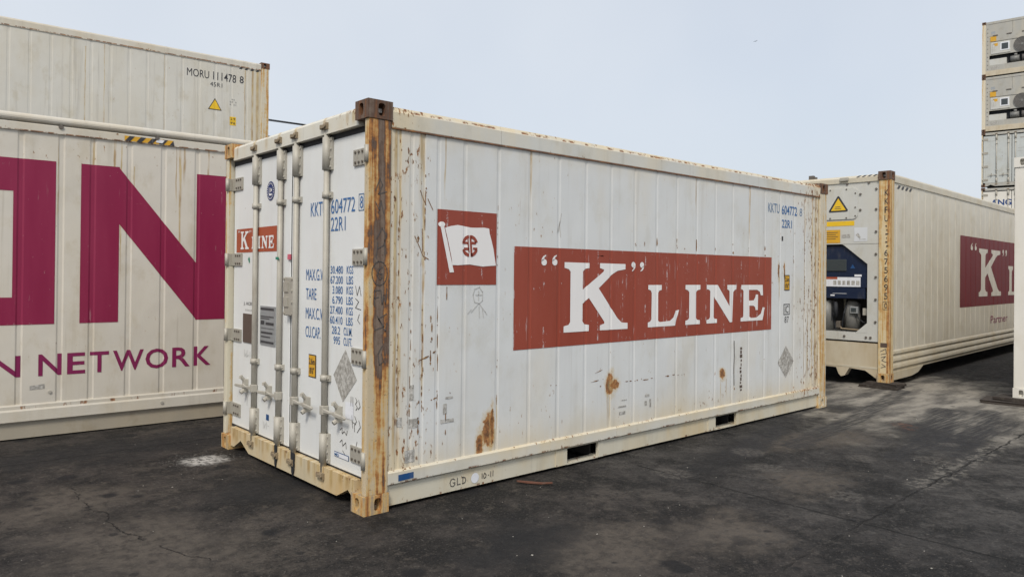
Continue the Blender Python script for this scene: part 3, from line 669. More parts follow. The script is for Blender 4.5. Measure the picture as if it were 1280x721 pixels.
GRP = 'shipping containers in the yard'
def main_container():
    Lc, Wc, Hc = 6.058, 2.438, 2.591
    r = thing('refrigerated_container', 'white container with a red band lettered K LINE, its double doors facing left', 'container', group=GRP)
    shell(r, Lc, Wc, Hc, M['roof'], M['side'])
    pn, pf = M['post_near'], M['post_far']
    posts4(r, Lc, Wc, Hc, [(pn, M['cast_dark'], M['cast_pale']), (M['post_pale'], M['cast_pale'], M['cast_pale']), (pf, M['cast_dark'], M['post_far']), (pf, M['cast_dark'], M['cast_pale'])])
    y0 = .016
    prof, cuts = rib_profile(RIB0, y0, .0034, .007, .012)
    rib_panels(r, 'side_panel', M['side'], RIB0, .172, 5.886, y0, .235, 2.43, .0034, .007, .012)
    # top rail in three lengths with welded joints
    for a, c in ((.178, 1.078), (1.081, 3.40), (3.403, 5.880)):
        MB().prism([(.003, 2.425), (.003, 2.532), (.020, 2.566), (.10, 2.566), (.10, 2.425)], 'x', a, c).build('top_rail', M['rail'], r)
    for a, c in ((.172, 2.36), (2.363, 5.886)):
        MB().prism([(.003, .166), (.003, .236), (.012, .249), (.06, .249), (.06, .150), (.030, .146)], 'x', a, c).build('bottom_rail', M['brail'], r)
    for a, c in ((.172, 1.800), (2.158, 3.832), (4.197, 5.886)):
        MB().prism([(.028, .024), (.028, .150), (.05, .150), (.05, .038), (.12, .038), (.12, .024)], 'x', a, c).build('sill_beam', M['sill'], r)
    for a in (1.800, 3.832):
        w = .357
        b = MB().box(a, a+w, .028, .12, .020, .030)
        b.build('pocket_strap', M['sill'], r)
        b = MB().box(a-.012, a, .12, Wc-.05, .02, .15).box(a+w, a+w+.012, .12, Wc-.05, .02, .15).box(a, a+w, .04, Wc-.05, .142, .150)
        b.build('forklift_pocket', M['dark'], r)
        MB().box(a-.125, a-.003, .022, .029, .024, .146).build('pocket_plate', M['sill'], r)
        MB().box(a+w+.003, a+w+.06, .022, .029, .024, .146).build('pocket_plate', M['sill'], r)
    doors = door_end(r, Wc, Hc, dict(door=M['door'], header=M['header'], sill=M['esill']))
    dl, dr = doors
    # lock box over the seam
    b = MB().box(.018, XD-.001, 1.085, 1.245, 1.185, 1.47); b.bevel(.006)
    bolts_on_end(b, [(1.10+.13*i, 1.20+.085*k) for i in (0, 1) for k in range(4)], .010, .018, .007)
    b.box(.010, .018, 1.16, 1.235, 1.36, 1.43).box(.010, .018, 1.16, 1.235, 1.25, 1.32)
    b.build('lock_box', M['steel2'], dr)

    e = .0025
    side = lambda u, v: (u, prof(u)-e, v)
    side2 = lambda u, v: (u, prof(u)-e*2, v)
    side3 = lambda u, v: (u, prof(u)-e*3, v)
    lb = decal('logo_band', polys(rect(1.220, 4.830, .952, 1.712)), side, M['red'], r, cuts)
    for ps in logo_polys(): decal('letter', polys(*ps), side2, M['letter'], lb, cuts)
    # house flag
    sq = decal('flag_square', polys(rect(.540, 1.053, 1.431, 1.939)), side, M['redflag'], r, cuts)
    flag = [(.600, 1.816), (.648, 1.83), (.704, 1.84), (.761, 1.834), (.819, 1.827), (.877, 1.829), (.936, 1.833), (.981, 1.828), (.987, 1.791), (1.004, 1.745), (1.023, 1.683), (1.036, 1.617), (1.046, 1.568), (.988, 1.564), (.928, 1.559), (.869, 1.565), (.81, 1.572), (.753, 1.568), (.707, 1.565), (.663, 1.566), (.657, 1.609), (.645, 1.654), (.627, 1.725)]
    decal('flag', polys(flag), side2, M['letter'], sq, cuts)
    decal('flag_pole', polys([(.562, 1.825), (.593, 1.823), (.677, 1.517), (.641, 1.515)], ellipse(.573, 1.838, .028, .018, 12)), side2, M['letter'], sq, cuts)
    ring = []
    cx, cz, ra = .811, 1.700, .072
    for a0, a1 in ((22, 82), (100, 160), (202, 262), (280, 338)):
        o_ = [(cx+ra*math.cos(R(a0+(a1-a0)*i/8)), cz+ra*1.06*math.sin(R(a0+(a1-a0)*i/8))) for i in range(9)]
        i_ = [(cx+ra*.70*math.cos(R(a0+(a1-a0)*i/8)), cz+ra*.74*math.sin(R(a0+(a1-a0)*i/8))) for i in range(8, -1, -1)]
        ring.append(o_+i_)
    ring += [[(cx-.006, cz+.074), (cx+.010, cz+.074), (cx+.022, cz-.074), (cx+.006, cz-.074)], [(cx-.024, cz+.045), (cx-.014, cz+.045), (cx-.004, cz-.046), (cx-.014, cz-.046)],
             rect(cx-.066, cx-.018, cz+.012, cz+.028), rect(cx-.050, cx-.012, cz-.030, cz-.012), rect(cx+.026, cx+.064, cz-.026, cz-.010), rect(cx+.014, cx+.052, cz+.012, cz+.030)]
    decal('flag_emblem', polys(*ring), side3, M['redflag'], sq, cuts)
    # numbers on the side
    T = lambda body, u0, u1, v0, v1, mat, bold=0.0, par=r, fn=side: decal('lettering', fit_text(body, u0, u1, v0, v1, bold), fn, mat, par, cuts if par is r else ())
    T('KKTU', 4.755, 4.985, 2.188, 2.286, M['blue2'])
    T('604772', 5.033, 5.362, 2.180, 2.280, M['blue'], .012)
    T('8', 5.42, 5.475, 2.185, 2.270, M['blue2'], -.01)
    T('22R1', 5.036, 5.250, 2.038, 2.126, M['blue'], .008)
    pl = decal('height_plate', polys(rect(5.099, 5.206, 1.362, 1.528)), side, M['yellow'], r, cuts)
    decal('height_plate_print', polys(rect(5.099, 5.206, 1.362, 1.370), rect(5.099, 5.206, 1.520, 1.528), rect(5.099, 5.105, 1.362, 1.528), rect(5.200, 5.206, 1.362, 1.528)), side2, M['ink'], pl, cuts)
    T('2.6m', 5.112, 5.195, 1.455, 1.505, M['ink'], .01, pl, side2); T("8'6\"", 5.118, 5.190, 1.385, 1.435, M['ink'], .01, pl, side2)
    bx = (5.086, 5.216, 1.096, 1.214)
    decal('marking', polys(rect(bx[0], bx[1], bx[2], bx[2]+.009), rect(bx[0], bx[1], bx[3]-.009, bx[3]), rect(bx[0], bx[0]+.009, bx[2], bx[3]), rect(bx[1]-.009, bx[1], bx[2], bx[3])), side, M['ink'], r, cuts)
    T('IC', 5.112, 5.190, 1.115, 1.195, M['ink'], .005); T('87', 5.108, 5.198, 1.010, 1.078, M['ink'], .0)
    decal('sticker_residue', polys([(5.141, .761), (4.973, .588), (5.141, .413), (5.317, .586)]), side, M['resid'], r, cuts, 'grey diamond of torn sticker glue')
    decal('sticker_residue', polys(rect(5.035, 5.065, 1.895, 1.945)), side, M['ink'], r, cuts)
    # faded vertical print and scrapes near the second forklift pocket
    rv = random.Random(3)
    ps = []
    z = .36
    while z < .78:
        h = rv.uniform(.012, .035); ps.append(rect(4.232+rv.uniform(0, .02), 4.280-rv.uniform(0, .02), z, z+h)); z += h+rv.uniform(.004, .018)
    decal('faded_print', polys(*ps), side, M['brown'], r, cuts)
    decal('scrape', strokes([[(4.128, .865), (4.134, .72), (4.126, .60), (4.132, .43)]], .012), side, M['pen'], r, cuts)
    ps = [rect(.24, .275, .52+.0, .58), rect(.33, .40, .50, .56), rect(.335, .365, .68, .78), rect(.30, .375, .28, .36), rect(.58, .69, .50, .525), rect(.60, .63, .56, .63), rect(.62, .68, .66, .675),
          rect(2.385, 2.49, .40, .412), rect(2.40, 2.48, .34, .365), rect(2.43, 2.50, .455, .462), rect(2.735, 2.765, .38, .42), rect(2.80, 2.825, .36, .43), rect(2.74, 2.80, .455, .475)]
    for p_ in ps: decal('sticker_residue', polys(p_), side, M['resid'], r, cuts)
    b = (.247, .362, .176, .219)
    decal('blue_tape', polys([(b[0], b[2]), (b[1], b[2]+.004), (b[1], b[3]), (b[0], b[3]-.002)]), lambda u, v: (u, .0005, v), M['bluetape'], r)
    sill = lambda u, v: (u, .0255, v)
    decal('handwriting', strokes([[(.715, .098), (.70, .108), (.682, .104), (.673, .082), (.682, .060), (.70, .056), (.714, .066), (.714, .080), (.697, .080)], [(.735, .108), (.735, .060), (.762, .062)], [(.782, .106), (.782, .060)], [(.775, .105), (.800, .100), (.808, .082), (.800, .064), (.778, .060)],
        [(.952, .100), (.952, .066)], [(.972, .096), (.964, .080), (.970, .064), (.984, .068), (.988, .086), (.978, .098), (.970, .096)], [(1.006, .080), (1.012, .080)], [(1.03, .102), (1.03, .064)], [(1.052, .104), (1.050, .066)]], .006), sill, M['pen'], r)
    decal('paint_dab', polys(ellipse(.888, .080, .035, .036, 14)), sill, M['sticker'], r)
    decal('handwriting', strokes([[(.86, 1.40), (.845, 1.36), (.86, 1.31), (.90, 1.30), (.93, 1.32), (.93, 1.38), (.90, 1.415), (.86, 1.40)], [(.87, 1.36), (.925, 1.36)], [(.895, 1.39), (.895, 1.32)], [(.895, 1.30), (.83, 1.24)], [(.83, 1.26), (.80, 1.23)], [(.90, 1.30), (.955, 1.24), (.97, 1.22)], [(.90, 1.28), (.905, 1.20)], [(.93, 1.26), (.94, 1.20)]], .0055), side, M['pencil'], r, cuts)
    decal('scrape', strokes([[(1.70, 1.98), (1.69, 1.92), (1.675, 1.84)], [(1.69, 1.92), (1.66, 1.83)], [(1.685, 1.90), (1.695, 1.80)]], .007), side, M['pencil'], r, cuts)
    decal('scrape', strokes([[(.40, 2.05), (.445, 1.96)], [(.36, 1.75), (.43, 1.62), (.47, 1.60)], [(.46, 2.00), (.50, 1.93)], [(.42, 1.80), (.425, 1.65)]], .0055), side, M['rustmark'], r, cuts)
    rv = random.Random(11)
    def ragged(u0, v0, u1, v1, w, par=2):
        d = math.hypot(u1-u0, v1-v0); out = []; t = 0.0
        dx, dy = (u1-u0)/d, (v1-v0)/d
        while t < d:
            ln = min(d-t, rv.choice((.012, .02, .03, .05, .09))*rv.uniform(.6, 1.3))
            if ln > .006 and rv.random() < .72:
                o = rv.uniform(-w, w)*.5; top, bot = [], []
                for i in range(4):
                    p = t+ln*i/3; ww = w*rv.uniform(.12, .55)*(.45 if i in (0, 3) else 1)
                    cx, cy = u0+dx*p-dy*o, v0+dy*p+dx*o
                    top.append((cx-dy*ww, cy+dx*ww)); bot.append((cx+dy*ww, cy-dx*ww))
                out.append(top+bot[::-1])
            t += ln+rv.choice((.004, .01, .03, .06))*rv.uniform(.5, 1.5)
        return out
    for (u0, v0, u1, v1, w) in ((1.91, .600, 2.24, .610, .016), (2.05, .640, 2.20, .655, .010), (2.48, .620, 2.56, .615, .016), (2.60, .612, 2.87, .608, .013), (3.02, .612, 3.16, .607, .014), (3.20, .607, 3.47, .595, .010),
            (2.12, 1.66, 2.20, 1.66, .01), (.50, .66, .66, .70, .016), (.40, .94, .54, .99, .016), (1.60, .66, 1.75, .66, .008), (2.1, .71, 2.22, .74, .006)):
        decal('scrape', polys(*ragged(u0, v0, u1, v1, w)), side, M['rustmark'], r, cuts)
    for (u, v0, v1, w) in ((2.60, 1.76, 1.86, .016), (2.72, 1.76, 1.80, .010), (2.90, 1.77, 1.87, .020), (3.18, 1.755, 1.845, .012), (3.30, 1.75, 1.78, .02), (3.485, 1.74, 1.87, .022), (3.79, 1.75, 1.78, .010), (4.09, 1.73, 1.86, .024), (4.39, 1.76, 1.83, .014), (4.70, 1.72, 1.83, .022), (4.985, 1.50, 1.68, .035), (5.10, 1.48, 1.70, .030), (5.30, 1.55, 1.75, .015), (5.55, 1.2, 1.9, .016), (5.70, .9, 1.9, .018), (5.78, .55, 2.2, .018), (5.62, .45, 1.0, .016), (5.45, .6, .95, .012),
            (.44, 1.45, 2.25, .012), (.43, .50, 1.35, .012), (.335, .55, 1.5, .010), (.24, .4, 1.9, .010), (.55, .6, 1.35, .008), (.50, .9, 1.3, .014), (.62, 1.28, 1.42, .012), (.385, 1.55, 1.75, .022), (.62, .42, .70, .010), (.40, .45, .70, .016), (1.03, .27, .55, .016), (1.065, 1.5, 2.0, .006), (1.07, .55, .9, .007), (4.13, .38, .44, .02)):
        decal('scrape', polys(*ragged(u, v0, u, v1, w)), side, M['rustmark'], r, cuts)
    # pen marks on the rusty post
    pf_ = lambda u, v: (u, .0025, v)
    circ = ellipse(.095, 1.505, .055, .075, 18)+[(.150, 1.505)]
    decal('handwriting', strokes([circ, [(.115, 1.545), (.09, 1.53), (.08, 1.49), (.095, 1.465), (.112, 1.475), (.112, 1.50), (.085, 1.505)], [(.06, 1.40), (.06, 1.30)], [(.06, 1.395), (.10, 1.40)], [(.06, 1.35), (.09, 1.355)], [(.105, 1.40), (.115, 1.31), (.128, 1.37), (.138, 1.31), (.15, 1.41)],
        [(.15, 1.25), (.09, 1.22), (.13, 1.17), (.06, 1.15)], [(.08, 1.24), (.14, 1.14), (.15, 1.19)], [(.12, 1.05), (.09, 1.00), (.10, .93), (.13, .95), (.115, 1.0)],
        [(.06, 2.02), (.09, 2.10), (.11, 2.06), (.08, 2.00), (.14, 2.02)], [(.06, 1.95), (.09, 1.90), (.10, 1.96), (.12, 1.88)], [(.08, 1.70), (.07, 1.60)], [(.07, 1.72), (.11, 1.79), (.14, 1.74), (.12, 1.68), (.08, 1.66)], [(.13, 1.72), (.13, 1.62)]], .0055), pf_, M['pen'], r)
    # markings on the doors
    dz = lambda u, v: (XD-.0025, -u, v); dz2 = lambda u, v: (XD-.005, -u, v); dz3 = lambda u, v: (XD-.0075, -u, v)
    def D(body, ya, yb, v0, v1, mat=M['blue'], bold=0.0, par=dr, fn=dz): return decal('lettering', fit_text(body, -ya, -yb, v0, v1, bold), fn, mat, par)
    D('KKTU', .898, .655, 1.902, 2.000); D('604772', .590, .260, 1.905, 2.003); D('8', .195, .158, 1.92, 2.0)
    bx = (-.212, -.145, 1.905, 2.016)
    decal('marking', polys(rect(bx[0], bx[1], bx[2], bx[2]+.006), rect(bx[0], bx[1], bx[3]-.006, bx[3]), rect(bx[0], bx[0]+.005, bx[2], bx[3]), rect(bx[1]-.005, bx[1], bx[2], bx[3])), dz, M['blue2'], dr)
    D('22R1', .590, .385, 1.788, 1.882)
    for t, yb, z in (('MAX.G.W.', .655, 1.450), ('TARE', .797, 1.313), ('MAX.C.W.', .655, 1.175), ('CU.CAP.', .729, 1.043)): D(t, .960, yb, z, z+.080)
    for k, (a, c) in enumerate((('30.480', 'KGS'), ('67.200', 'LBS'), ('3.080', 'KGS'), ('6.790', 'LBS'), ('27.400', 'KGS'), ('60.410', 'LBS'), ('28.2', 'CU.M.'), ('995', 'CU.FT.'))):
        z = 1.499-.0677*k; w = {6: .175, 5: .145, 4: .115, 3: .09}[len(a)]
        right = .413 if k < 6 else .444
        D(a, right+w, right, z, z+.053, M['blue'], .004); cw = .087 if k < 6 else .115
        left = .362 if k < 6 else .395
        D(c, left, left-cw, z, z+.053, M['blue'], .004)
    yp = decal('height_plate', polys(rect(-.904, -.788, .763, .925)), dz, M['ink'], dr)
    decal('height_plate_face', polys(rect(-.897, -.795, .770, .918)), dz2, M['yellow'], yp)
    D('2.6m', .890, .802, .855, .900, M['ink'], .01, yp, dz3); D("8'6\"", .880, .810, .790, .835, M['ink'], .01, yp, dz3)
    decal('sticker_residue', polys([(-.366, 1.0), (-.528, .817), (-.396, .649), (-.213, .816)]), dz, M['resid'], dr, (), 'grey diamond of torn sticker glue')
    st = decal('maker_sticker', polys(rect(-.504, -.304, .274, .309)), dz, M['bluetape'], dr)
    decal('maker_sticker_face', polys(rect(-.500, -.308, .278, .305)), dz2, M['sticker'], st)
    D('MD', .492, .432, .282, .301, M['blue'], .02, st, dz3)
    decal('sticker', polys(rect(-.36, -.25, .55, .66)), dz, M['sticker'], dr)
    decal('handwriting', strokes([[(-.285, .70), (-.285, .64)], [(-.26, .70), (-.26, .64)], [(-.225, .70), (-.205, .68), (-.225, .66), (-.20, .64), (-.22, .62)], [(-.185, .69), (-.165, .65), (-.19, .63)],
        [(-.27, .58), (-.26, .50)], [(-.27, .54), (-.22, .53)], [(-.235, .58), (-.21, .55), (-.235, .52), (-.235, .48)], [(-.18, .56), (-.16, .52), (-.20, .48)],
        [(-.43, .46), (-.40, .48), (-.40, .44), (-.37, .46), (-.34, .44), (-.33, .47)], [(-.43, .38), (-.40, .40), (-.39, .36), (-.35, .39), (-.34, .35)], [(-.39, .33), (-.36, .31)], [(-.20, .42), (-.22, .36), (-.16, .35)],
        [(-.24, 1.42), (-.22, 1.36), (-.19, 1.42), (-.17, 1.36)], [(-.24, 1.34), (-.20, 1.32), (-.24, 1.28), (-.17, 1.27)], [(-.19, 1.24), (-.21, 1.20), (-.18, 1.18)]], .005), dz, M['pen'], dr)
    # left door print
    lg = decal('logo_panel', polys(rect(-2.300, -1.475, 1.667, 1.865)), dz, M['dred'], dl)
    su, sv = .735/3.2, .150/.55
    for ps in logo_polys(): decal('letter', polys(*[remap(p, 1.52, 1.056, su, sv, -2.250, 1.693) for p in ps]), dz2, M['letter'], lg)
    sl = decal('round_seal', polys(ellipse(-1.602, 2.141, .074, .076, 24)), dz, M['navyseal'], dl)
    ps = [[(-1.602+.063*math.cos(R(t)), 2.141+.065*math.sin(R(t))), (-1.602+.063*math.cos(R(t+9)), 2.141+.065*math.sin(R(t+9))), (-1.602+.053*math.cos(R(t+9)), 2.141+.055*math.sin(R(t+9))), (-1.602+.053*math.cos(R(t)), 2.141+.055*math.sin(R(t)))] for t in range(0, 360, 18)]
    ps += [rect(-1.630, -1.622, 2.12, 2.17), rect(-1.606, -1.598, 2.13, 2.165), [(-1.634, 2.12), (-1.57, 2.12), (-1.58, 2.105), (-1.62, 2.105)], [(-1.59, 2.165), (-1.572, 2.15), (-1.575, 2.135), (-1.59, 2.14)]]
    decal('seal_print', polys(*ps), dz2, M['letter'], sl)
    b = MB().box(XD-.008, XD-.001, 1.86, 2.125, .920, 1.158); b.build('brown_plate', M['brown'], dl)
    b = MB().box(XD-.008, XD-.001, 1.478, 1.765, .930, 1.236); pt = b.build('data_plate', M['alu'], dl)
    ps = [rect(-1.755, -1.50, 1.150, 1.158), rect(-1.755, -1.58, 1.135, 1.142), rect(-1.755, -1.50, 1.205, 1.222), rect(-1.750, -1.68, 1.09, 1.12), rect(-1.65, -1.50, 1.09, 1.11), rect(-1.74, -1.52, 1.02, 1.034), rect(-1.74, -1.56, .99, .999), rect(-1.75, -1.50, .945, .962), rect(-1.75, -1.50, 1.06, 1.064)]
    decal('plate_print', polys(*ps), lambda u, v: (XD-.0105, -u, v), M['ink'], pt)
    D('J. ACEP', 2.125, 1.93, 1.222, 1.256, M['ink'], .0, dl); decal('faded_print', polys(*[rect(-2.09+.03*i, -2.07+.03*i, 1.183, 1.196) for i in range(5)]), dz, M['pencil'], dl)
    decal('blue_tape', polys(rect(-1.640, -1.588, .342, .388)), dz, M['bluetape'], dl)
    decal('green_tape', polys([(-2.045, 1.61), (-2.02, 1.575), (-2.005, 1.585), (-2.01, 1.62), (-2.025, 1.63)]), dz, M['green'], dl)
    MB().box(.013, .016, 1.335, 1.386, 1.60, 1.62).build('green_tape', M['green'], dl)
    decal('handwriting', strokes([[(-2.1, .86), (-2.09, .80), (-2.06, .83)], [(-2.04, .86), (-2.05, .80), (-2.01, .82)], [(-1.98, .85), (-1.98, .80)], [(-1.70, .33), (-1.68, .27), (-1.65, .31)], [(-1.63, .33), (-1.63, .27)], [(-1.61, .30), (-1.58, .30)], [(-2.06, .50), (-2.03, .45)], [(-2.0, .50), (-2.03, .45), (-2.03, .40)]], .005), dz, M['pencil'], dl)
    MB().box(XD-.012, XD-.001, 1.215, 1.258, 1.60, 1.64).build('pink_seal_tag', M['pink'], dl)
    # torn rubber flaps hanging below the doors
    for y, w in ((1.345, .020), (1.045, .026)):
        MB().prism([(y-w, .20), (y+w, .20), (y+w*.7, .06), (y-w*.1, .03), (y-w*.8, .08)], 'x', .010, .018).build('torn_seal_flap', M['rubber'], r)
    return r
main_container()

# ------------------------------------------------------------------ magenta lettered container and the one stacked behind it
def forty_side(root, L, Wd, H, ribs, y0, z0, z1, depth, mside, mrail, msill, kind):
    rib_panels(root, 'side_panel', mside, ribs, .172, L-.172, y0, z0, z1, depth, .014, .014)
    return rib_profile(ribs, y0, depth, .014, .014)

def magenta_container():
    L, Wd, H = 12.192, 2.438, 2.896
    rz = -math.atan(.043); x0 = -6.2
    r = thing('refrigerated_container', 'beige white container with huge magenta letters and the word NETWORK', 'container', (x0, 3.715-.043*x0, 0), rz, GRP)
    shell(r, L, Wd, H, M['roof'], M['one'])
    pm = M['post_pale']; posts4(r, L, Wd, H, [(pm, M['cast_pale'], M['cast_pale'])]*4)
    X = lambda xw: (xw-x0)/math.cos(rz)
    known = [-1.285, -.98, -.73, -.424, -.124, .19]
    ribs = sorted([X(k) for k in known]+[X(-1.285)-.304*i for i in range(1, 16)]+[X(.19)+.304*i for i in range(1, 19)])
    ribs = [q for q in ribs if .25 < q < L-.25]
    y0 = .022
    prof, cuts = forty_side(r, L, Wd, H, ribs, y0, .30, 2.735, .0065, M['one'], None, None, '')
    # top: flat rail under a rounded lip
    MB().prism([(.006, 2.735), (.006, 2.800), (.016, 2.812), (.06, 2.812), (.06, 2.735)], 'x', .178, L-.178).build('top_rail', M['onerail'], r)
    lip = [(.020+.030*math.cos(R(a)), 2.853+.036*math.sin(R(a))) for a in range(75, 291, 24)]
    MB().prism(lip+[(.12, 2.815), (.12, 2.889)], 'x', .178, L-.178).build('roof_lip', M['onerail'], r)
    MB().prism([(.004, .165), (.004, .255), (.012, .272), (.012, .300), (.018, .312), (.07, .312), (.07, .15), (.03, .146)], 'x', .172, L-.172).build('bottom_rail', M['onerail'], r)
    MB().prism([(.030, .012), (.034, .148), (.07, .148), (.07, .012)], 'x', .172, L-.172).build('sill_beam', M['onesill'], r)
    e = .0025; side = lambda u, v: (u, prof(u)-e, v)
    z0, z1 = 1.016, 2.487
    def P(name, ps, mat=M['mag']): return decal(name, polys(*ps), side, mat, r, cuts)
    o0, o1, t = X(-2.375), X(-1.022), .317
    P('letter', [rect(o0, o0+t, z0, z1), rect(o1-t, o1, z0, z1), rect(o0+t, o1-t, z1-.29, z1), rect(o0+t, o1-t, z0, z0+.243)])
    n0, n1 = X(-.825), X(.503)
    P('letter', [rect(n0, n0+t, z0, z1), rect(n1-t, n1, z0, z1), [(n0+t, z1-.541), (n0+t, z1-.012), (n1-t, z0+.575), (n1-t, z0+.010)]])
    e0 = X(.72); e1 = e0+1.2
    P('letter', [rect(e0, e0+t, z0, z1), rect(e0+t, e1, z1-.28, z1), rect(e0+t, e1-.1, 1.62, 1.88), rect(e0+t, e1, z0, z0+.25)])
    for ch, a, c in (('N', -1.138, -0.96), ('E', -0.917, -0.774), ('T', -0.736, -0.58), ('W', -0.547, -0.283), ('O', -0.267, -0.064), ('R', -0.027, 0.138), ('K', 0.176, 0.338)):
        decal('lettering', fit_text(ch, X(a), X(c), .552, .746, .016), side, M['magtext'], r, cuts)
    decal('lettering', fit_text('OCEAN', X(-2.37), X(-1.27), .552, .746, .014), side, M['magtext'], r, cuts)
    decal('lettering', fit_text('EXPRESS', X(.55), X(1.92), .552, .746, .022), side, M['magtext'], r, cuts)
    # hazard strip on the top rail
    h0, h1, hz0, hz1 = X(-.475), X(-.045), 2.742, 2.790
    rail = lambda u, v: (u, .0035, v); rail2 = lambda u, v: (u, .0015, v)
    hs = decal('hazard_strip', polys(rect(h0, h1, hz0, hz1)), rail, M['yellow'], r)
    ps = []
    for k in range(5):
        a = h0+.003+k*.098; ps.append([(a, hz0), (a+.045, hz0), (min(a+.085, h1), hz1), (min(a+.04, h1), hz1)])
    decal('hazard_stripes', polys(*ps), rail2, M['ink'], hs)
    decal('torn_patch', polys([(h0+.27, hz0+.015), (h0+.33, hz0+.012), (h0+.35, hz0+.04), (h0+.30, hz1), (h0+.28, hz0+.035)]), lambda u, v: (u, 0, v), M['sticker'], hs)
    decal('sticker_residue', polys([(X(-1.20), .435), (X(-1.09), .44), (X(-1.09), .48), (X(-1.20), .47)]), side, M['resid'], r, cuts)
    for xw, z, nm in ((-1.05, .405, 'rail_plug'), (-.12, .215, 'rail_plug')):
        MB().cyl((X(xw), .024 if z > .3 else .005, z), (X(xw), .012 if z > .3 else -.004, z), .014, 10).build(nm, M['steel'], r)
    for xw, z in ((-.99, 2.80), (-.19, 2.80)): MB().cyl((X(xw), .012, z), (X(xw), -.004, z), .020, 10).build('rail_plug', M['bolt'], r)
    rr = thing('refrigerated_container', 'white container numbered MORU 1114788, standing high behind the magenta lettered one', 'container', (0, 0, 0), 0, GRP)
    return rr
moru = magenta_container()

def moru_container(r):
    L, Wd, H = 12.192, 2.438, 2.896
    rz = -math.atan(.055); xe = 3.885; x0 = xe-L*math.cos(rz)
    r.location = (x0, 11.06-.055*x0, 2.900); r.rotation_euler = (0, 0, rz)
    shell(r, L, Wd, H, M['roof'], M['moru'])
    pm = M['post_pale']; pr_ = M['post_far']
    posts4(r, L, Wd, H, [(pm, M['cast_pale'], M['cast_pale']), (pm, M['cast_pale'], M['cast_pale']), (pr_, M['cast_dark'], M['cast_pale']), (pr_, M['cast_dark'], M['cast_pale'])])
    ribs = [.45+.305*i for i in range(38)]
    prof, cuts = forty_side(r, L, Wd, H, ribs, .018, .25, 2.73, .004, M['moru'], None, None, '')
    MB().prism([(.004, 2.725), (.004, 2.835), (.016, 2.862), (.10, 2.862), (.10, 2.725)], 'x', .178, L-.178).build('top_rail', M['onerail'], r)
    MB().prism([(.004, .05), (.004, .25), (.07, .25), (.07, .05)], 'x', .172, L-.172).build('bottom_rail', M['onerail'], r)
    X = lambda xw: (xw-x0)/math.cos(rz); e = .003; side = lambda u, v: (u, prof(u)-e, v); s2 = lambda u, v: (u, prof(u)-2*e, v)
    zo = 2.9
    T = lambda b, u0, u1, v0, v1, bold=0.0, fn=side, par=r: decal('lettering', fit_text(b, X(u0), X(u1), v0-zo, v1-zo, bold), fn, M['ink'], par, cuts)
    T('MORU', 2.292, 2.70, 5.285, 5.435, 0); T('111478', 2.775, 3.215, 5.285, 5.445, .004); T('8', 3.285, 3.365, 5.300, 5.445, .01)
    T('45R1', 2.72, 2.95, 5.150, 5.235, .0)
    tri = lambda c, z, s: [(X(c-s*.5), z), (X(c+s*.5), z), (X(c), z+s*.9)]
    w = decal('warning_sign', polys(tri(2.815, 4.690-zo, .26)), side, M['ink'], r, cuts); decal('warning_sign_face', polys(tri(2.815, 4.705-zo, .21)), s2, M['wyellow'], w, cuts)
    p = decal('height_plate', polys(rect(X(3.10), X(3.22), 4.43-zo, 4.60-zo)), side, M['wyellow'], r, cuts); T('2.9', 3.115, 3.205, 4.53, 4.58, .01, s2, p); T("9'6", 3.115, 3.205, 4.45, 4.50, .01, s2, p)
    decal('faded_print', polys(*[rect(X(3.10+.035*i), X(3.122+.035*i), 4.93-zo-.05*j, 4.96-zo-.05*j) for i in range(4) for j in range(3) if (i+j) % 3]), side, M['resid'], r, cuts)
    decal('hazard_stripes', polys(*[[(X(3.27+.11*k), 5.585-zo), (X(3.32+.11*k), 5.585-zo), (X(3.355+.11*k), 5.625-zo), (X(3.305+.11*k), 5.625-zo)] for k in range(4)]), side, M['ink'], r, cuts)
    # the container it stands on
    q = thing('refrigerated_container', 'white container carrying the one numbered MORU, hidden behind the magenta lettered container', 'container', (x0, 11.06-.055*x0, 0), rz, GRP)
    shell(q, L, Wd, H, M['roof'], M['moru']); posts4(q, L, Wd, H, [(pm, M['cast_pale'], M['cast_pale'])]*4)
    MB().box(.172, L-.172, .02, .06, .1, 2.86).build('side_panel', M['moru'], q)
moru_container(moru)

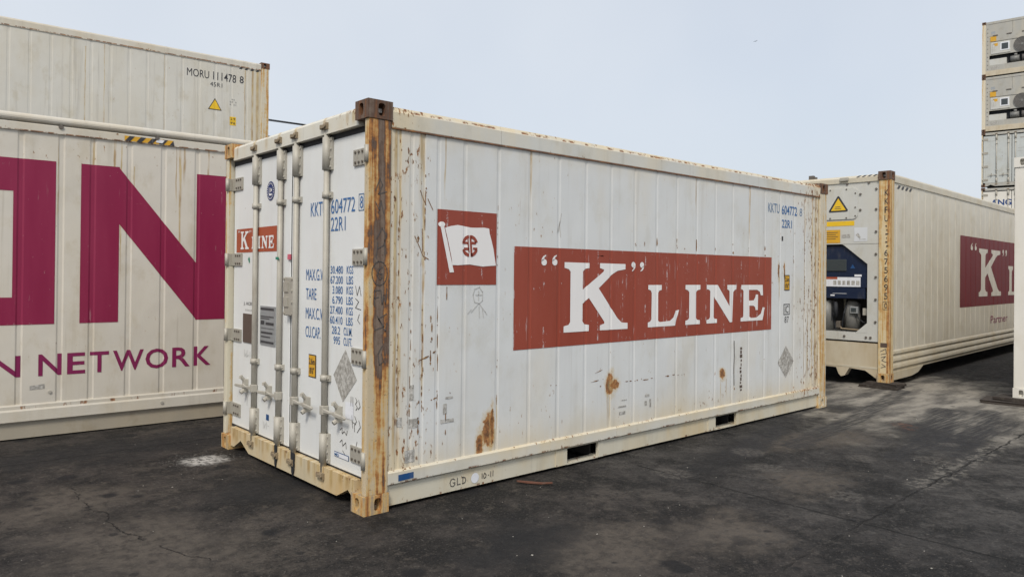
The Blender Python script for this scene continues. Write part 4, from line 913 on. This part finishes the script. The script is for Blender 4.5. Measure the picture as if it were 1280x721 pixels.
# ------------------------------------------------------------------ refrigerated container with its cooling unit facing us
def unit_container():
    L, Wd, H = 12.192, 2.438, 2.896
    r = thing('refrigerated_container', 'ivory container with navy cooling unit and crimson K panel, behind the red banded one', 'container', (8.07, .10, .076), R(2.8), GRP)
    MB().box(.45, L-.05, .06, Wd-.06, .16, .3).build('underframe', M['floor'], r)
    MB().box(.06, L-.04, .045, Wd-.045, H-.07, H-.045).build('roof_panel', M['roof'], r)
    MB().box(.16, L-.16, Wd-.06, Wd-.02, .15, H-.10).build('far_wall', M['kk'], r)
    MB().box(L-.06, L-.03, .10, Wd-.10, .12, H-.08).build('closed_end', M['kk'], r)
    k1, k2 = M['post_kk'], M['post_kk2']
    posts4(r, L, Wd, H, [(k1, M['cast_dark'], M['cast_pale']), (k1, M['cast_pale'], M['cast_pale']), (k1, M['cast_pale'], M['cast_pale']), (k1, M['cast_pale'], M['cast_pale'])], .154)
    MB().box(.016, .05, .001, .004, .12, H-.12).box(.009, .012, .010, .040, .13, H-.13).build('post_rust', k2, r)
    ribs = [.30+.302*i for i in range(39)]
    prof, cuts = rib_profile(ribs, .018, .0042, .005, .011)
    rib_panels(r, 'side_panel', M['kk'], ribs, .172, L-.172, .018, .43, 2.755, .0042, .005, .011)
    MB().prism([(.004, 2.752), (.004, 2.838), (.018, 2.862), (.10, 2.862), (.10, 2.752)], 'x', .178, L-.178).build('top_rail', M['kkrail'], r)
    # three pressed ridges low on the side
    pr = [(.02, .44)]
    for z in (.44, .34, .24): pr += [(.006, z-.022), (.002, z-.055), (.020, z-.088)]
    MB().prism(pr+[(.02, .13), (.08, .13), (.08, .44)], 'x', .172, L-.172).build('bottom_rail', M['kkrail'], r)
    MB().prism([(.172, .02), (.95, .02), (1.22, .05), (1.45, .13), (.172, .13)], 'y', .012, .05).build('corner_gusset', M['kkrail'], r)
    e = .003; side = lambda u, v: (u, prof(u)-e, v); s2 = lambda u, v: (u, prof(u)-2*e, v)
    pb = decal('logo_panel', polys(rect(3.30, 9.6, .945, 2.160)), side, M['kkred'], r, cuts)
    # big K and small LINE, stretched to this panel
    su, sv = 1.55/.76, .86/.547
    for ps in logo_polys(): decal('letter', polys(*[remap(p, 1.738, 1.056, su, sv, 4.42, 1.11) for p in ps]), s2, M['kkletter'], pb, cuts)
    decal('lettering', fit_text('Partner', 5.25, 6.5, .60, .74, .0), side, M['magtext'], r, cuts)
    decal('hazard_stripes', polys(*[[(.30+.16*k, 2.675), (.38+.16*k, 2.675), (.45+.16*k, 2.725), (.37+.16*k, 2.725)] for k in range(4)]), side, M['ink'], r, cuts)
    # front frame
    MB().prism([(.02, 2.77), (.02, 2.835), (.06, 2.868), (.16, 2.868), (.16, 2.77)], 'y', .16, Wd-.16).build('header', M['kkrail'], r)
    hd = lambda u, v: (.017+max(0, (v-2.835))*1.21, -u, v+.002)
    decal('hazard_stripes', polys(*[[(-.47+.075*k, 2.838), (-.435+.075*k, 2.838), (-.405+.075*k, 2.864), (-.44+.075*k, 2.864)] for k in range(4)]), hd, M['ink'], r)
    MB().box(-.01, .07, .57, .69, 2.795, 2.850).bevel(.008).build('lifting_lug', M['steel2'], r)
    MB().box(.06, .12, 1.10, 1.17, 2.868, 2.925).box(.07, .11, 1.06, 1.10, 2.868, 2.90).build('roof_fitting', M['bolt'], r)
    XE = .035
    up = MB().box(XE, XE+.05, .155, Wd-.155, 1.905, 2.772); up.build('upper_panel', M['kkend'], r)
    ht = MB(); rc = .07
    y0, y1, z0, z1 = .442, 1.35, 2.258, 2.700
    pts = []
    for (cy, cz, a0) in ((y1-rc, z1-rc, 0), (y0+rc, z1-rc, 90), (y0+rc, z0+rc, 180), (y1-rc, z0+rc, 270)):
        pts += [(cy+rc*math.cos(R(a0+18*i)), cz+rc*math.sin(R(a0+18*i))) for i in range(6)]
    ht.prism(pts, 'x', XE-.014, XE+.002); hatch = ht.build('access_hatch', M['kkend'], r)
    b = MB(); bolts_on_end(b, [(.475, z) for z in (2.30, 2.42, 2.62)]+[(y, z) for y in (.6, .83, 1.06, 1.3) for z in (2.277, 2.682)], .011, XE-.014, .008)
    b.build('hatch_bolt', M['bolt'], hatch)['kind'] = 'stuff'
    b = MB(); bolts_on_end(b, [(.295, z) for z in (2.755,)]+[(.595, 2.755), (.90, 2.755), (1.2, 2.755), (1.5, 2.755)]+[(.195, z) for z in (2.66, 2.38, 2.07, 1.76, 1.44, 1.13, .82)]+[(y, .60) for y in (.26, .32, .62, .92, 1.22, 1.5)]+[(.41, 2.60), (.41, 2.38)], .017, XE, .014)
    b.build('frame_bolt', M['bolt'], r)['kind'] = 'stuff'
    hf = lambda u, v: (XE-.0165, -u, v); hf2 = lambda u, v: (XE-.019, -u, v); hf3 = lambda u, v: (XE-.021, -u, v)
    ef = lambda u, v: (XE-.003, -u, v); ef2 = lambda u, v: (XE-.005, -u, v)
    w = decal('warning_sign', polys([(-.842, 2.362), (-.588, 2.366), (-.577, 2.388), (-.705, 2.592), (-.725, 2.592), (-.85, 2.385)]), hf, M['ink'], hatch)
    decal('warning_sign_face', polys([(-.818, 2.385), (-.606, 2.388), (-.714, 2.560)]), hf2, M['wyellow'], w)
    decal('warning_print', polys(rect(-.755, -.685, 2.432, 2.442), rect(-.765, -.672, 2.408, 2.416)), hf3, M['pen'], w)
    decal('yellow_strip', polys(rect(-1.5, -.492, 2.165, 2.232)), ef, M['wyellow'], r)
    decal('white_label', polys(rect(-.494, -.31, 1.940, 2.135)), ef, M['palelabel'], r)
    decal('yellow_label', polys(rect(-1.0, -.688, 1.924, 2.112)), ef2, M['yellow'], r)
    decal('label_print', polys(*[rect(-.94, -.72-.03*(i % 2), 2.07-.03*i, 2.078-.03*i) for i in range(4)]), lambda u, v: (XE-.007, -u, v), M['brown'], r)
    decal('label_print', polys(rect(-.665, -.60, 2.0, 2.045), rect(-.59, -.55, 2.0, 2.045), [(-.47, 2.03), (-.42, 1.98), (-.40, 2.0), (-.44, 2.06)], rect(-.42, -.33, 1.965, 1.972)), ef2, M['resid'], r)
    # framed recess with the machinery
    fr = MB().box(XE+.002, XE+.05, .155, .310, .66, 1.900)
    fr.prism([(.308, 1.62), (.308, 1.900), (.66, 1.900), (.63, 1.885)], 'x', XE+.002, XE+.05)
    fr.prism([(.308, .655), (.47, .655), (.308, .80)], 'x', XE+.002, XE+.05)
    fr.box(XE+.002, XE+.05, .155, Wd-.155, .545, .660)
    fr.box(XE+.002, XE+.05, Wd-.36, Wd-.155, .66, 1.90)
    fr.build('unit_frame', M['kkend'], r)
    MB().box(.42, .45, .16, Wd-.16, .54, 1.91).box(.08, .43, .16, .30, .54, 1.91).build('unit_recess', M['recess'], r)
    MB().box(.10, .42, .155, Wd-.155, .60, .664).build('unit_shelf', M['comp'], r)
    for (pts, rad, mt) in (([(.30, .70, .67), (.30, .72, 1.12)], .022, 'steel'), ([(.18, .80, .68), (.16, .84, .92), (.2, .80, 1.12)], .016, 'rubber'), ([(.22, .66, 1.10), (.16, .64, 1.04), (.12, .66, .92), (.16, .70, .78), (.2, .72, .67)], .012, 'rubber'), ([(.3, .40, .68), (.3, .39, 1.1)], .014, 'steel'), ([(.2, .74, .72), (.12, .70, .70), (.12, .45, .69)], .010, 'keeper')):
        MB().tube(pts, rad, 8).build('pipe', M[mt], r)
    MB().box(.16, .24, .735, .80, .70, .80).bevel(.008).build('valve_block', M['bolt'], r)
    MB().box(.11, .17, .33, .40, .90, 1.0).bevel(.005).build('relay_box', M['steel'], r)
    cn = MB()
    cn.prism([(.312, 1.29), (.312, 1.612), (.648, 1.882), (1.5, 1.882), (1.5, 1.29)], 'x', .075, .40); cn.build('controller_box', M['navy'], r)
    MB().box(.055, .40, .345, 1.5, 1.135, 1.285).build('navy_drawer', M['navy'], r)
    MB().box(.06, .075, .610, .90, 1.52, 1.690).bevel(.006).build('display', M['screen'], r)
    cf = lambda u, v: (.072, -u, v); cf2 = lambda u, v: (.070, -u, v)
    decal('controller_label', polys(rect(-1.2, -.415, 1.30, 1.435)), cf, M['sticker'], r)
    decal('controller_print', polys(rect(-1.2, -.74, 1.405, 1.435)), cf2, M['dred'], r)
    decal('controller_print', polys(*[rect(-.80+.065*i, -.755+.065*i, 1.325, 1.385) for i in range(6)]), cf2, M['resid'], r)
    decal('controller_label', polys(rect(-.50, -.40, 1.445, 1.475)), cf, M['sticker'], r)
    decal('controller_mark', polys([(-.56, 1.56), (-.49, 1.56), (-.525, 1.62)]), cf, M['bluetape'], r)
    decal('drawer_mark', polys(rect(-.80, -.60, 1.20, 1.205), rect(-.83, -.77, 1.165, 1.185)), lambda u, v: (.052, -u, v), M['sticker'], r)
    c = MB().cyl((.24, .585, .665), (.24, .585, 1.05), .105, 20).cyl((.24, .585, 1.05), (.24, .585, 1.10), .105, 20, .06)
    c.cyl((.20, .95, .665), (.20, .95, 1.10), .12, 20)
    for f in c.bm.faces: f.smooth = len(f.verts) == 4
    c.build('compressor', M['comp'], r)
    bx = MB().box(.10, .16, .465, .575, .92, 1.02).bevel(.006); bx.build('junction_box', M['alu'], r)
    MB().box(.094, .10, .485, .555, .945, 1.0).build('junction_box_lid', M['screen'], r)
    MB().tube([(.13, .49, .92), (.13, .46, .85), (.14, .40, .80), (.16, .34, .79)], .008).build('cable', M['rubber'], r)
    MB().cyl((.12, .78, .86), (.12, .78, 1.08), .03, 10).cyl((.15, .86, .80), (.15, .86, 1.1), .02, 8).build('valve', M['rubber'], r)
    # base of the unit with drain notches
    poly = [(.162, .035), (.178, .037), (.33, .138), (.55, .155), (.61, .045), (.665, .025), (.70, .06), (.735, .15), (1.1, .155), (1.7, .155), (1.76, .03), (1.83, .03), (1.89, .15), (2.11, .138), (2.27, .037), (2.276, .52), (.162, .52)]
    MB().prism(poly, 'x', XE, XE+.12).build('unit_base', M['kksill'], r)
    MB().box(XE-.004, XE+.002, .165, Wd-.165, .17, .195).build('base_lip', M['kkrail'], r)
    # number painted down the post
    pf = lambda u, v: (.009, -u, v)
    def P(ch, zt, w=.050, h=.085, bold=.004): decal('lettering', fit_text(ch, -.052-w/2, -.052+w/2, zt-h, zt, bold), pf, M['ink'], r)
    for k, ch in enumerate('KKFU'): P(ch, 2.640-.118*k)
    for k, ch in enumerate('675695'): P(ch, 1.815-.118*k)
    P('0', 1.09, .040, .075)
    decal('marking', polys(rect(-.092, -.088, .995, 1.105), rect(-.016, -.012, .995, 1.105), rect(-.092, -.012, .995, 1.0), rect(-.092, -.012, 1.10, 1.105)), pf, M['ink'], r)
    decal('faded_print', polys(*[rect(-.065+.012*(i % 2), -.045+.010*(i % 3), 2.13-.055*i, 2.15-.055*i) for i in range(6)]), pf, M['brown'], r)
    decal('handwriting', strokes([[(-.12, .42), (-.05, .46), (-.04, .40), (-.11, .38)], [(-.11, .34), (-.05, .36), (-.10, .30), (-.04, .28)], [(-.10, .25), (-.05, .22), (-.11, .20)]], .008), pf, M['pen'], r)
    decal('sticker_residue', polys(rect(-.12, -.03, .48, .54)), pf, M['brown'], r)
unit_container()

def pad(x, y, z, lx, ly, h, rz, label):
    b = MB().box(-lx/2, lx/2, -ly/2, ly/2, 0, h)
    bmesh.ops.subdivide_edges(b.bm, edges=[e for e in b.bm.edges], cuts=2)
    for v in b.bm.verts: v.co += Vector((random.uniform(-.008, .008), random.uniform(-.008, .008), random.uniform(-.002, .002) if .001 < v.co.z < h-.001 else 0))
    o = b.build('dunnage_plank', M['wood']); o.location = (x, y, z); o.rotation_euler = (0, 0, rz)
    o['label'] = label; o['category'] = 'plank'; o['group'] = 'dark planks under container corners'
pad(8.12, .22, .001, .34, .50, .036, R(6), 'lower dark plank under the yellowed post of the ivory container')
pad(8.15, .17, .038, .30, .40, .037, R(-4), 'upper dark plank under the yellowed post of the ivory container')
pad(8.05, -1.36, .001, .42, .62, .038, R(8), 'lowest dark plank under the plain white corner post at right edge')
pad(8.09, -1.42, .040, .34, .46, .038, R(-3), 'upper dark plank under the plain white corner post at right edge')

def white_container():
    L, Wd, H = 12.192, 2.438, 2.896
    a = R(2.8); ey = Vector((-math.sin(a), math.cos(a), 0))
    p = Vector((8.02, -1.365, .079))-ey*Wd
    r = thing('freight_container', 'clean white container of which only the corner post shows at the right edge', 'container', p, a, GRP)
    shell(r, L, Wd, H, M['white'], M['white'])
    wm = M['white']; posts4(r, L, Wd, H, [(wm, wm, wm)]*4, .156)
    for y in (.0, Wd): 
        s_ = 1 if y == 0 else -1
        MB().box(.013, .05, y+s_*.058, y+s_*.19, .118, H-.118).build('post_flange', wm, r)
    MB().box(.06, .10, .14, Wd-.14, .12, H-.1).build('end_panel', wm, r)
    MB().box(.17, L-.17, .02, .06, .15, H-.1).build('side_panel', wm, r)
    MB().box(.02, .12, .16, Wd-.16, H-.13, H-.03).box(.02, .12, .16, Wd-.16, .02, .15).build('end_rail', wm, r)
white_container()

# ------------------------------------------------------------------ the tall stack far off at right
def stack():
    Wd, H = 2.438, 2.591
    rz = R(9.0); ey = Vector((-math.sin(rz), math.cos(rz), 0))
    C = Vector((37.02, 7.53, 0)); base = C-ey*Wd
    G = 'containers in the tall stack'
    def far_frame(r, Hh, L=6.058, pw=.06):
        shell(r, L, Wd, Hh, M['far'], M['far'])
        fp = M['farpost']; cd = M['cast_dark']; posts4(r, L, Wd, Hh, [(fp, cd, cd), (fp, cd, cd), (fp, cd, cd), (fp, cd, cd)], pw)
        MB().box(.17, L-.17, .02, .06, .15, Hh-.06).build('side_panel', M['far'], r)
    def reefer(z, label):
        r = thing('refrigerated_container', label, 'container', base+Vector((0, 0, z)), rz, G)
        far_frame(r, H, pw=.154)
        MB().box(.02, .12, .155, Wd-.155, H-.13, H-.02).build('header', M['far'], r)
        MB().box(.02, .12, .155, Wd-.155, .03, .26).build('unit_base', M['kksill'], r)
        f = MB().box(.03, .07, .155, .30, .26, H-.13).box(.03, .07, Wd-.30, Wd-.155, .26, H-.13); f.build('unit_frame', M['far'], r)
        b = MB(); bolts_on_end(b, [(y, .35+.19*k) for y in (.23, Wd-.23) for k in range(11)], .020, .03, .012); b.build('frame_bolt', M['bolt'], r)['kind'] = 'stuff'
        for (a, c) in ((.30, 1.215), (1.222, Wd-.30)): MB().box(.034, .08, a, c, 1.90, H-.13).build('upper_panel', M['far'], r)
        MB().box(.02, .08, .30, Wd-.42, 1.62, 1.895).build('middle_panel', M['far'], r)
        MB().box(.045, .08, Wd-.42, Wd-.30, 1.62, 1.895).build('label_panel', M['far'], r)
        for y in (.75, 1.35, 1.9): MB().box(-.005, .02, y-.10, y+.10, 1.875, 1.915).build('panel_latch', M['bolt'], r)
        MB().box(.042, .09, .30, Wd-.30, .98, 1.615).build('unit_panel', M['far'], r)
        # control cover with dark window, fan at right
        MB().box(.02, .044, 1.30, 2.08, 1.03, 1.58).bevel(.012).build('control_cover', M['kkend'], r)
        MB().box(.010, .021, 1.34, 1.70, 1.15, 1.53).build('window_frame', M['sticker'], r)
        MB().box(.004, .011, 1.39, 1.65, 1.20, 1.48).build('window', M['screen'], r)
        q = MB(); q.cyl((.04, .84, 1.32), (.012, .84, 1.32), .33, 28); q.build('fan_shroud', M['fan'], r)
        q = MB()
        for rad in (.10, .16, .22, .28, .33):
            ring = [(.004, .84+rad*math.cos(R(15*i)), 1.32+rad*math.sin(R(15*i))) for i in range(25)]; q.tube(ring, .008, 4)
        for i in range(6): q.cyl((.006, .84, 1.32), (.006, .84+.33*math.cos(R(60*i)), 1.32+.33*math.sin(R(60*i))), .008, 4)
        q.cyl((.010, .84, 1.32), (-.005, .84, 1.32), .06, 12); q.build('fan_guard', M['comp'], r)
        MB().box(.25, .28, .30, Wd-.30, .52, .98).build('unit_recess', M['rubber'], r)
        MB().box(.05, .25, 1.45, Wd-.30, .52, .80).build('drawer', M['kkend'], r)
        c = MB(); c.cyl((.14, 1.30, .70), (.14, .95, .70), .15, 16); c.cyl((.12, 1.10, .82), (.12, 1.10, .93), .07, 12); c.build('compressor', M['comp'], r)
        c = MB(); c.cyl((.14, .85, .70), (.14, .60, .70), .16, 16).cyl((.14, .45, .56), (.14, .45, .92), .09, 12); c.build('motor', M['fan'], r)
        MB().box(.05, .08, .30, Wd-.30, .26, .52).build('lower_panel', M['far'], r)
        ef = lambda u, v: (.030, -u, v); e2 = lambda u, v: (.042, -u, v); e3 = lambda u, v: (.0165, -u, v); e4 = lambda u, v: (.045, -u, v)
        decal('yellow_label', polys(rect(-2.10, -1.86, 1.63, 1.86)), lambda u, v: (.016, -u, v), M['yellow'], r)
        decal('white_label', polys(rect(-2.07, -1.90, 1.98, 2.10)), ef, M['alu'], r)
        decal('white_label', polys(strokes([[(-2.09, 1.95), (-1.87, 1.95), (-1.87, 2.32), (-2.09, 2.32), (-2.09, 1.95)]], .012)[0][:4]), ef, M['pencil'], r)
        decal('yellow_label', polys([(-1.98, 1.52), (-1.80, 1.52), (-1.80, 1.40), (-1.90, 1.38)]), e3, M['yellow'], r)
        decal('unit_print', strokes([[(-2.02, 1.12), (-2.02, 1.46), (-1.96, 1.50), (-1.90, 1.50)], [(-1.95, 1.15), (-1.95, 1.36)]], .022), e3, M['resid'], r)
        decal('unit_print', polys(*[rect(-2.08+.07*i, -2.03+.07*i, .31, .45) for i in range(5)]), lambda u, v: (.046, -u, v), M['resid'], r)
        return r
    def doored(z, Hh, label, mat):
        r = thing('freight_container', label, 'container', base+Vector((0, 0, z)), rz, G)
        far_frame(r, Hh)
        ds = door_end(r, Wd, Hh, dict(door=mat, header=M['far'], sill=M['far']))
        return r, ds
    z = 0.0
    r1, _ = doored(0, 2.896, 'lowest container of the tall stack, hidden behind the ivory container', M['fardoor'])
    r2, ds = doored(2.90, 2.896, 'white container with navy letters peeking over the ivory container roof', M['white'])
    dz = lambda u, v: (XD-.003, -u, v)
    decal('lettering', fit_text('ANG', -2.05, -1.22, 2.05, 2.33, .03), dz, M['ngblue'], ds[0])
    r3, ds3 = doored(5.83, 2.591, 'grey white container with closed double doors, third from the top of the tall stack', M['fardoor'])
    decal('faded_print', polys(rect(-2.2, -1.9, 2.15, 2.17), rect(-.9, -.3, 2.2, 2.26), rect(-.98, -.55, 1.74, 1.755), rect(-1.0, -.78, 1.6, 1.615), rect(-1.62, -1.58, 1.58, 1.61), rect(-1.62, -1.58, 1.42, 1.45)), dz, M['resid'], ds3[1])
    reefer(8.44, 'grey white container end with round fan grille, second from the top of the tall stack')
    reefer(11.05, 'topmost container of the tall stack, with an open roof line and round fan grille')
stack()

# ------------------------------------------------------------------ overhead cables and the poles that carry them
def pole(x, y, h, label):
    t = thing('utility_pole', label, 'pole', (x, y, 0), 0, 'utility poles beyond the yard')
    MB().cyl((0, 0, 0), (0, 0, h), .16, 12, .10).build('shaft', M['comp'], t)
    MB().box(-.05, .05, -.9, .9, h-.5, h-.38).build('crossarm', M['comp'], t)
pole(5.0, 26.0, 8.1, 'grey utility pole behind the high white container numbered MORU')
pole(16.5, 25.8, 8.1, 'grey utility pole behind the container with the red K LINE band')
def cable(a, b, sag, r, label):
    a, b = Vector(a), Vector(b); n = 24
    pts = [a.lerp(b, i/n)-Vector((0, 0, sag*4*(i/n)*(1-i/n))) for i in range(n+1)]
    o = MB().tube(pts, r, 5).build('overhead_cable', M['rubber']); o['label'] = label; o['category'] = 'cable'; o['group'] = 'overhead cables'
cable((5.0, 26.3, 7.92), (16.5, 26.1, 7.97), .06, .022, 'upper thin black cable crossing the sky beside the high white container')
cable((5.0, 25.8, 7.76), (16.5, 25.6, 7.84), .06, .020, 'middle thin black cable crossing the sky beside the high white container')
cable((5.0, 25.6, 7.16), (16.5, 25.4, 7.0), .04, .020, 'lowest thin black cable crossing the sky beside the high white container')
b = MB()      # a small bird, wings half raised
prof_ = [(-.17, .004), (-.10, .018), (0, .032), (.09, .024), (.13, .018), (.17, .003)]
for (x0, r0), (x1, r1) in zip(prof_, prof_[1:]): b.cyl((x0, 0, 0), (x1, 0, 0), r0, 8, r1)
for q in (-1, 1):
    w = [(.06, q*.02, .01), (.08, q*.16, .07), (.03, q*.30, .05), (-.03, q*.33, .045), (-.03, q*.16, .06), (-.05, q*.02, .01)]
    b.face(w); b.face([(x, y, z-.008) for x, y, z in w][::-1])
b.face([(-.15, -.01, 0), (-.25, -.04, 0), (-.25, .04, 0), (-.15, .01, 0)])
bmesh.ops.remove_doubles(b.bm, verts=b.bm.verts, dist=1e-5)
o = b.build('bird', M['rubber']); o.location = (53.22, 29.22, 21.26); o.rotation_euler = (R(15), 0, R(200)); o.scale = (.55, .55, .55); o['label'] = 'tiny dark bird flying high in the pale sky'; o['category'] = 'bird'

# ------------------------------------------------------------------ things on the ground
b = MB(); pts = [(-.13, .0), (-.10, .012), (-.02, .016), (.06, .011), (.13, .014), (.135, -.008), (.05, -.014), (-.04, -.010), (-.12, -.012)]
b.prism(pts, 'z', 0, .008)
for v in b.bm.verts: v.co.z += .012*abs(v.co.x)/.13
o = b.build('metal_strip', M['reddust']); o.location = (1.29, -.15, .002); o.rotation_euler = (0, 0, math.atan2(-.18, .14))
o['label'] = 'short rusty metal strip lying on the ground beside the white container'; o['category'] = 'metal strip'
b = MB(); rg = random.Random(5)
for i in range(150):
    d = rg.uniform(2.2, 12)**1.0; a = .837+rg.uniform(-.62, .62)
    x, y = -2.31+d*math.cos(a), -4.05+d*math.sin(a)
    if (0-.05 < x < 6.15 and -.05 < y < 2.5) or y > 3.6: continue
    s = rg.choice((.003, .003, .004, .004, .006)); h = s*.4; t = rg.uniform(0, 6.3); k = rg.choice((3, 4, 5))
    b.prism([(x+s*rg.uniform(.6, 1.4)*math.cos(t+6.283*j/k), y+s*rg.uniform(.6, 1.4)*math.sin(t+6.283*j/k)) for j in range(k)], 'z', .001, .001+h)
o = b.build('debris', M['chip']); o['kind'] = 'stuff'; o['label'] = 'small pale stone chips and litter scattered on the yard'
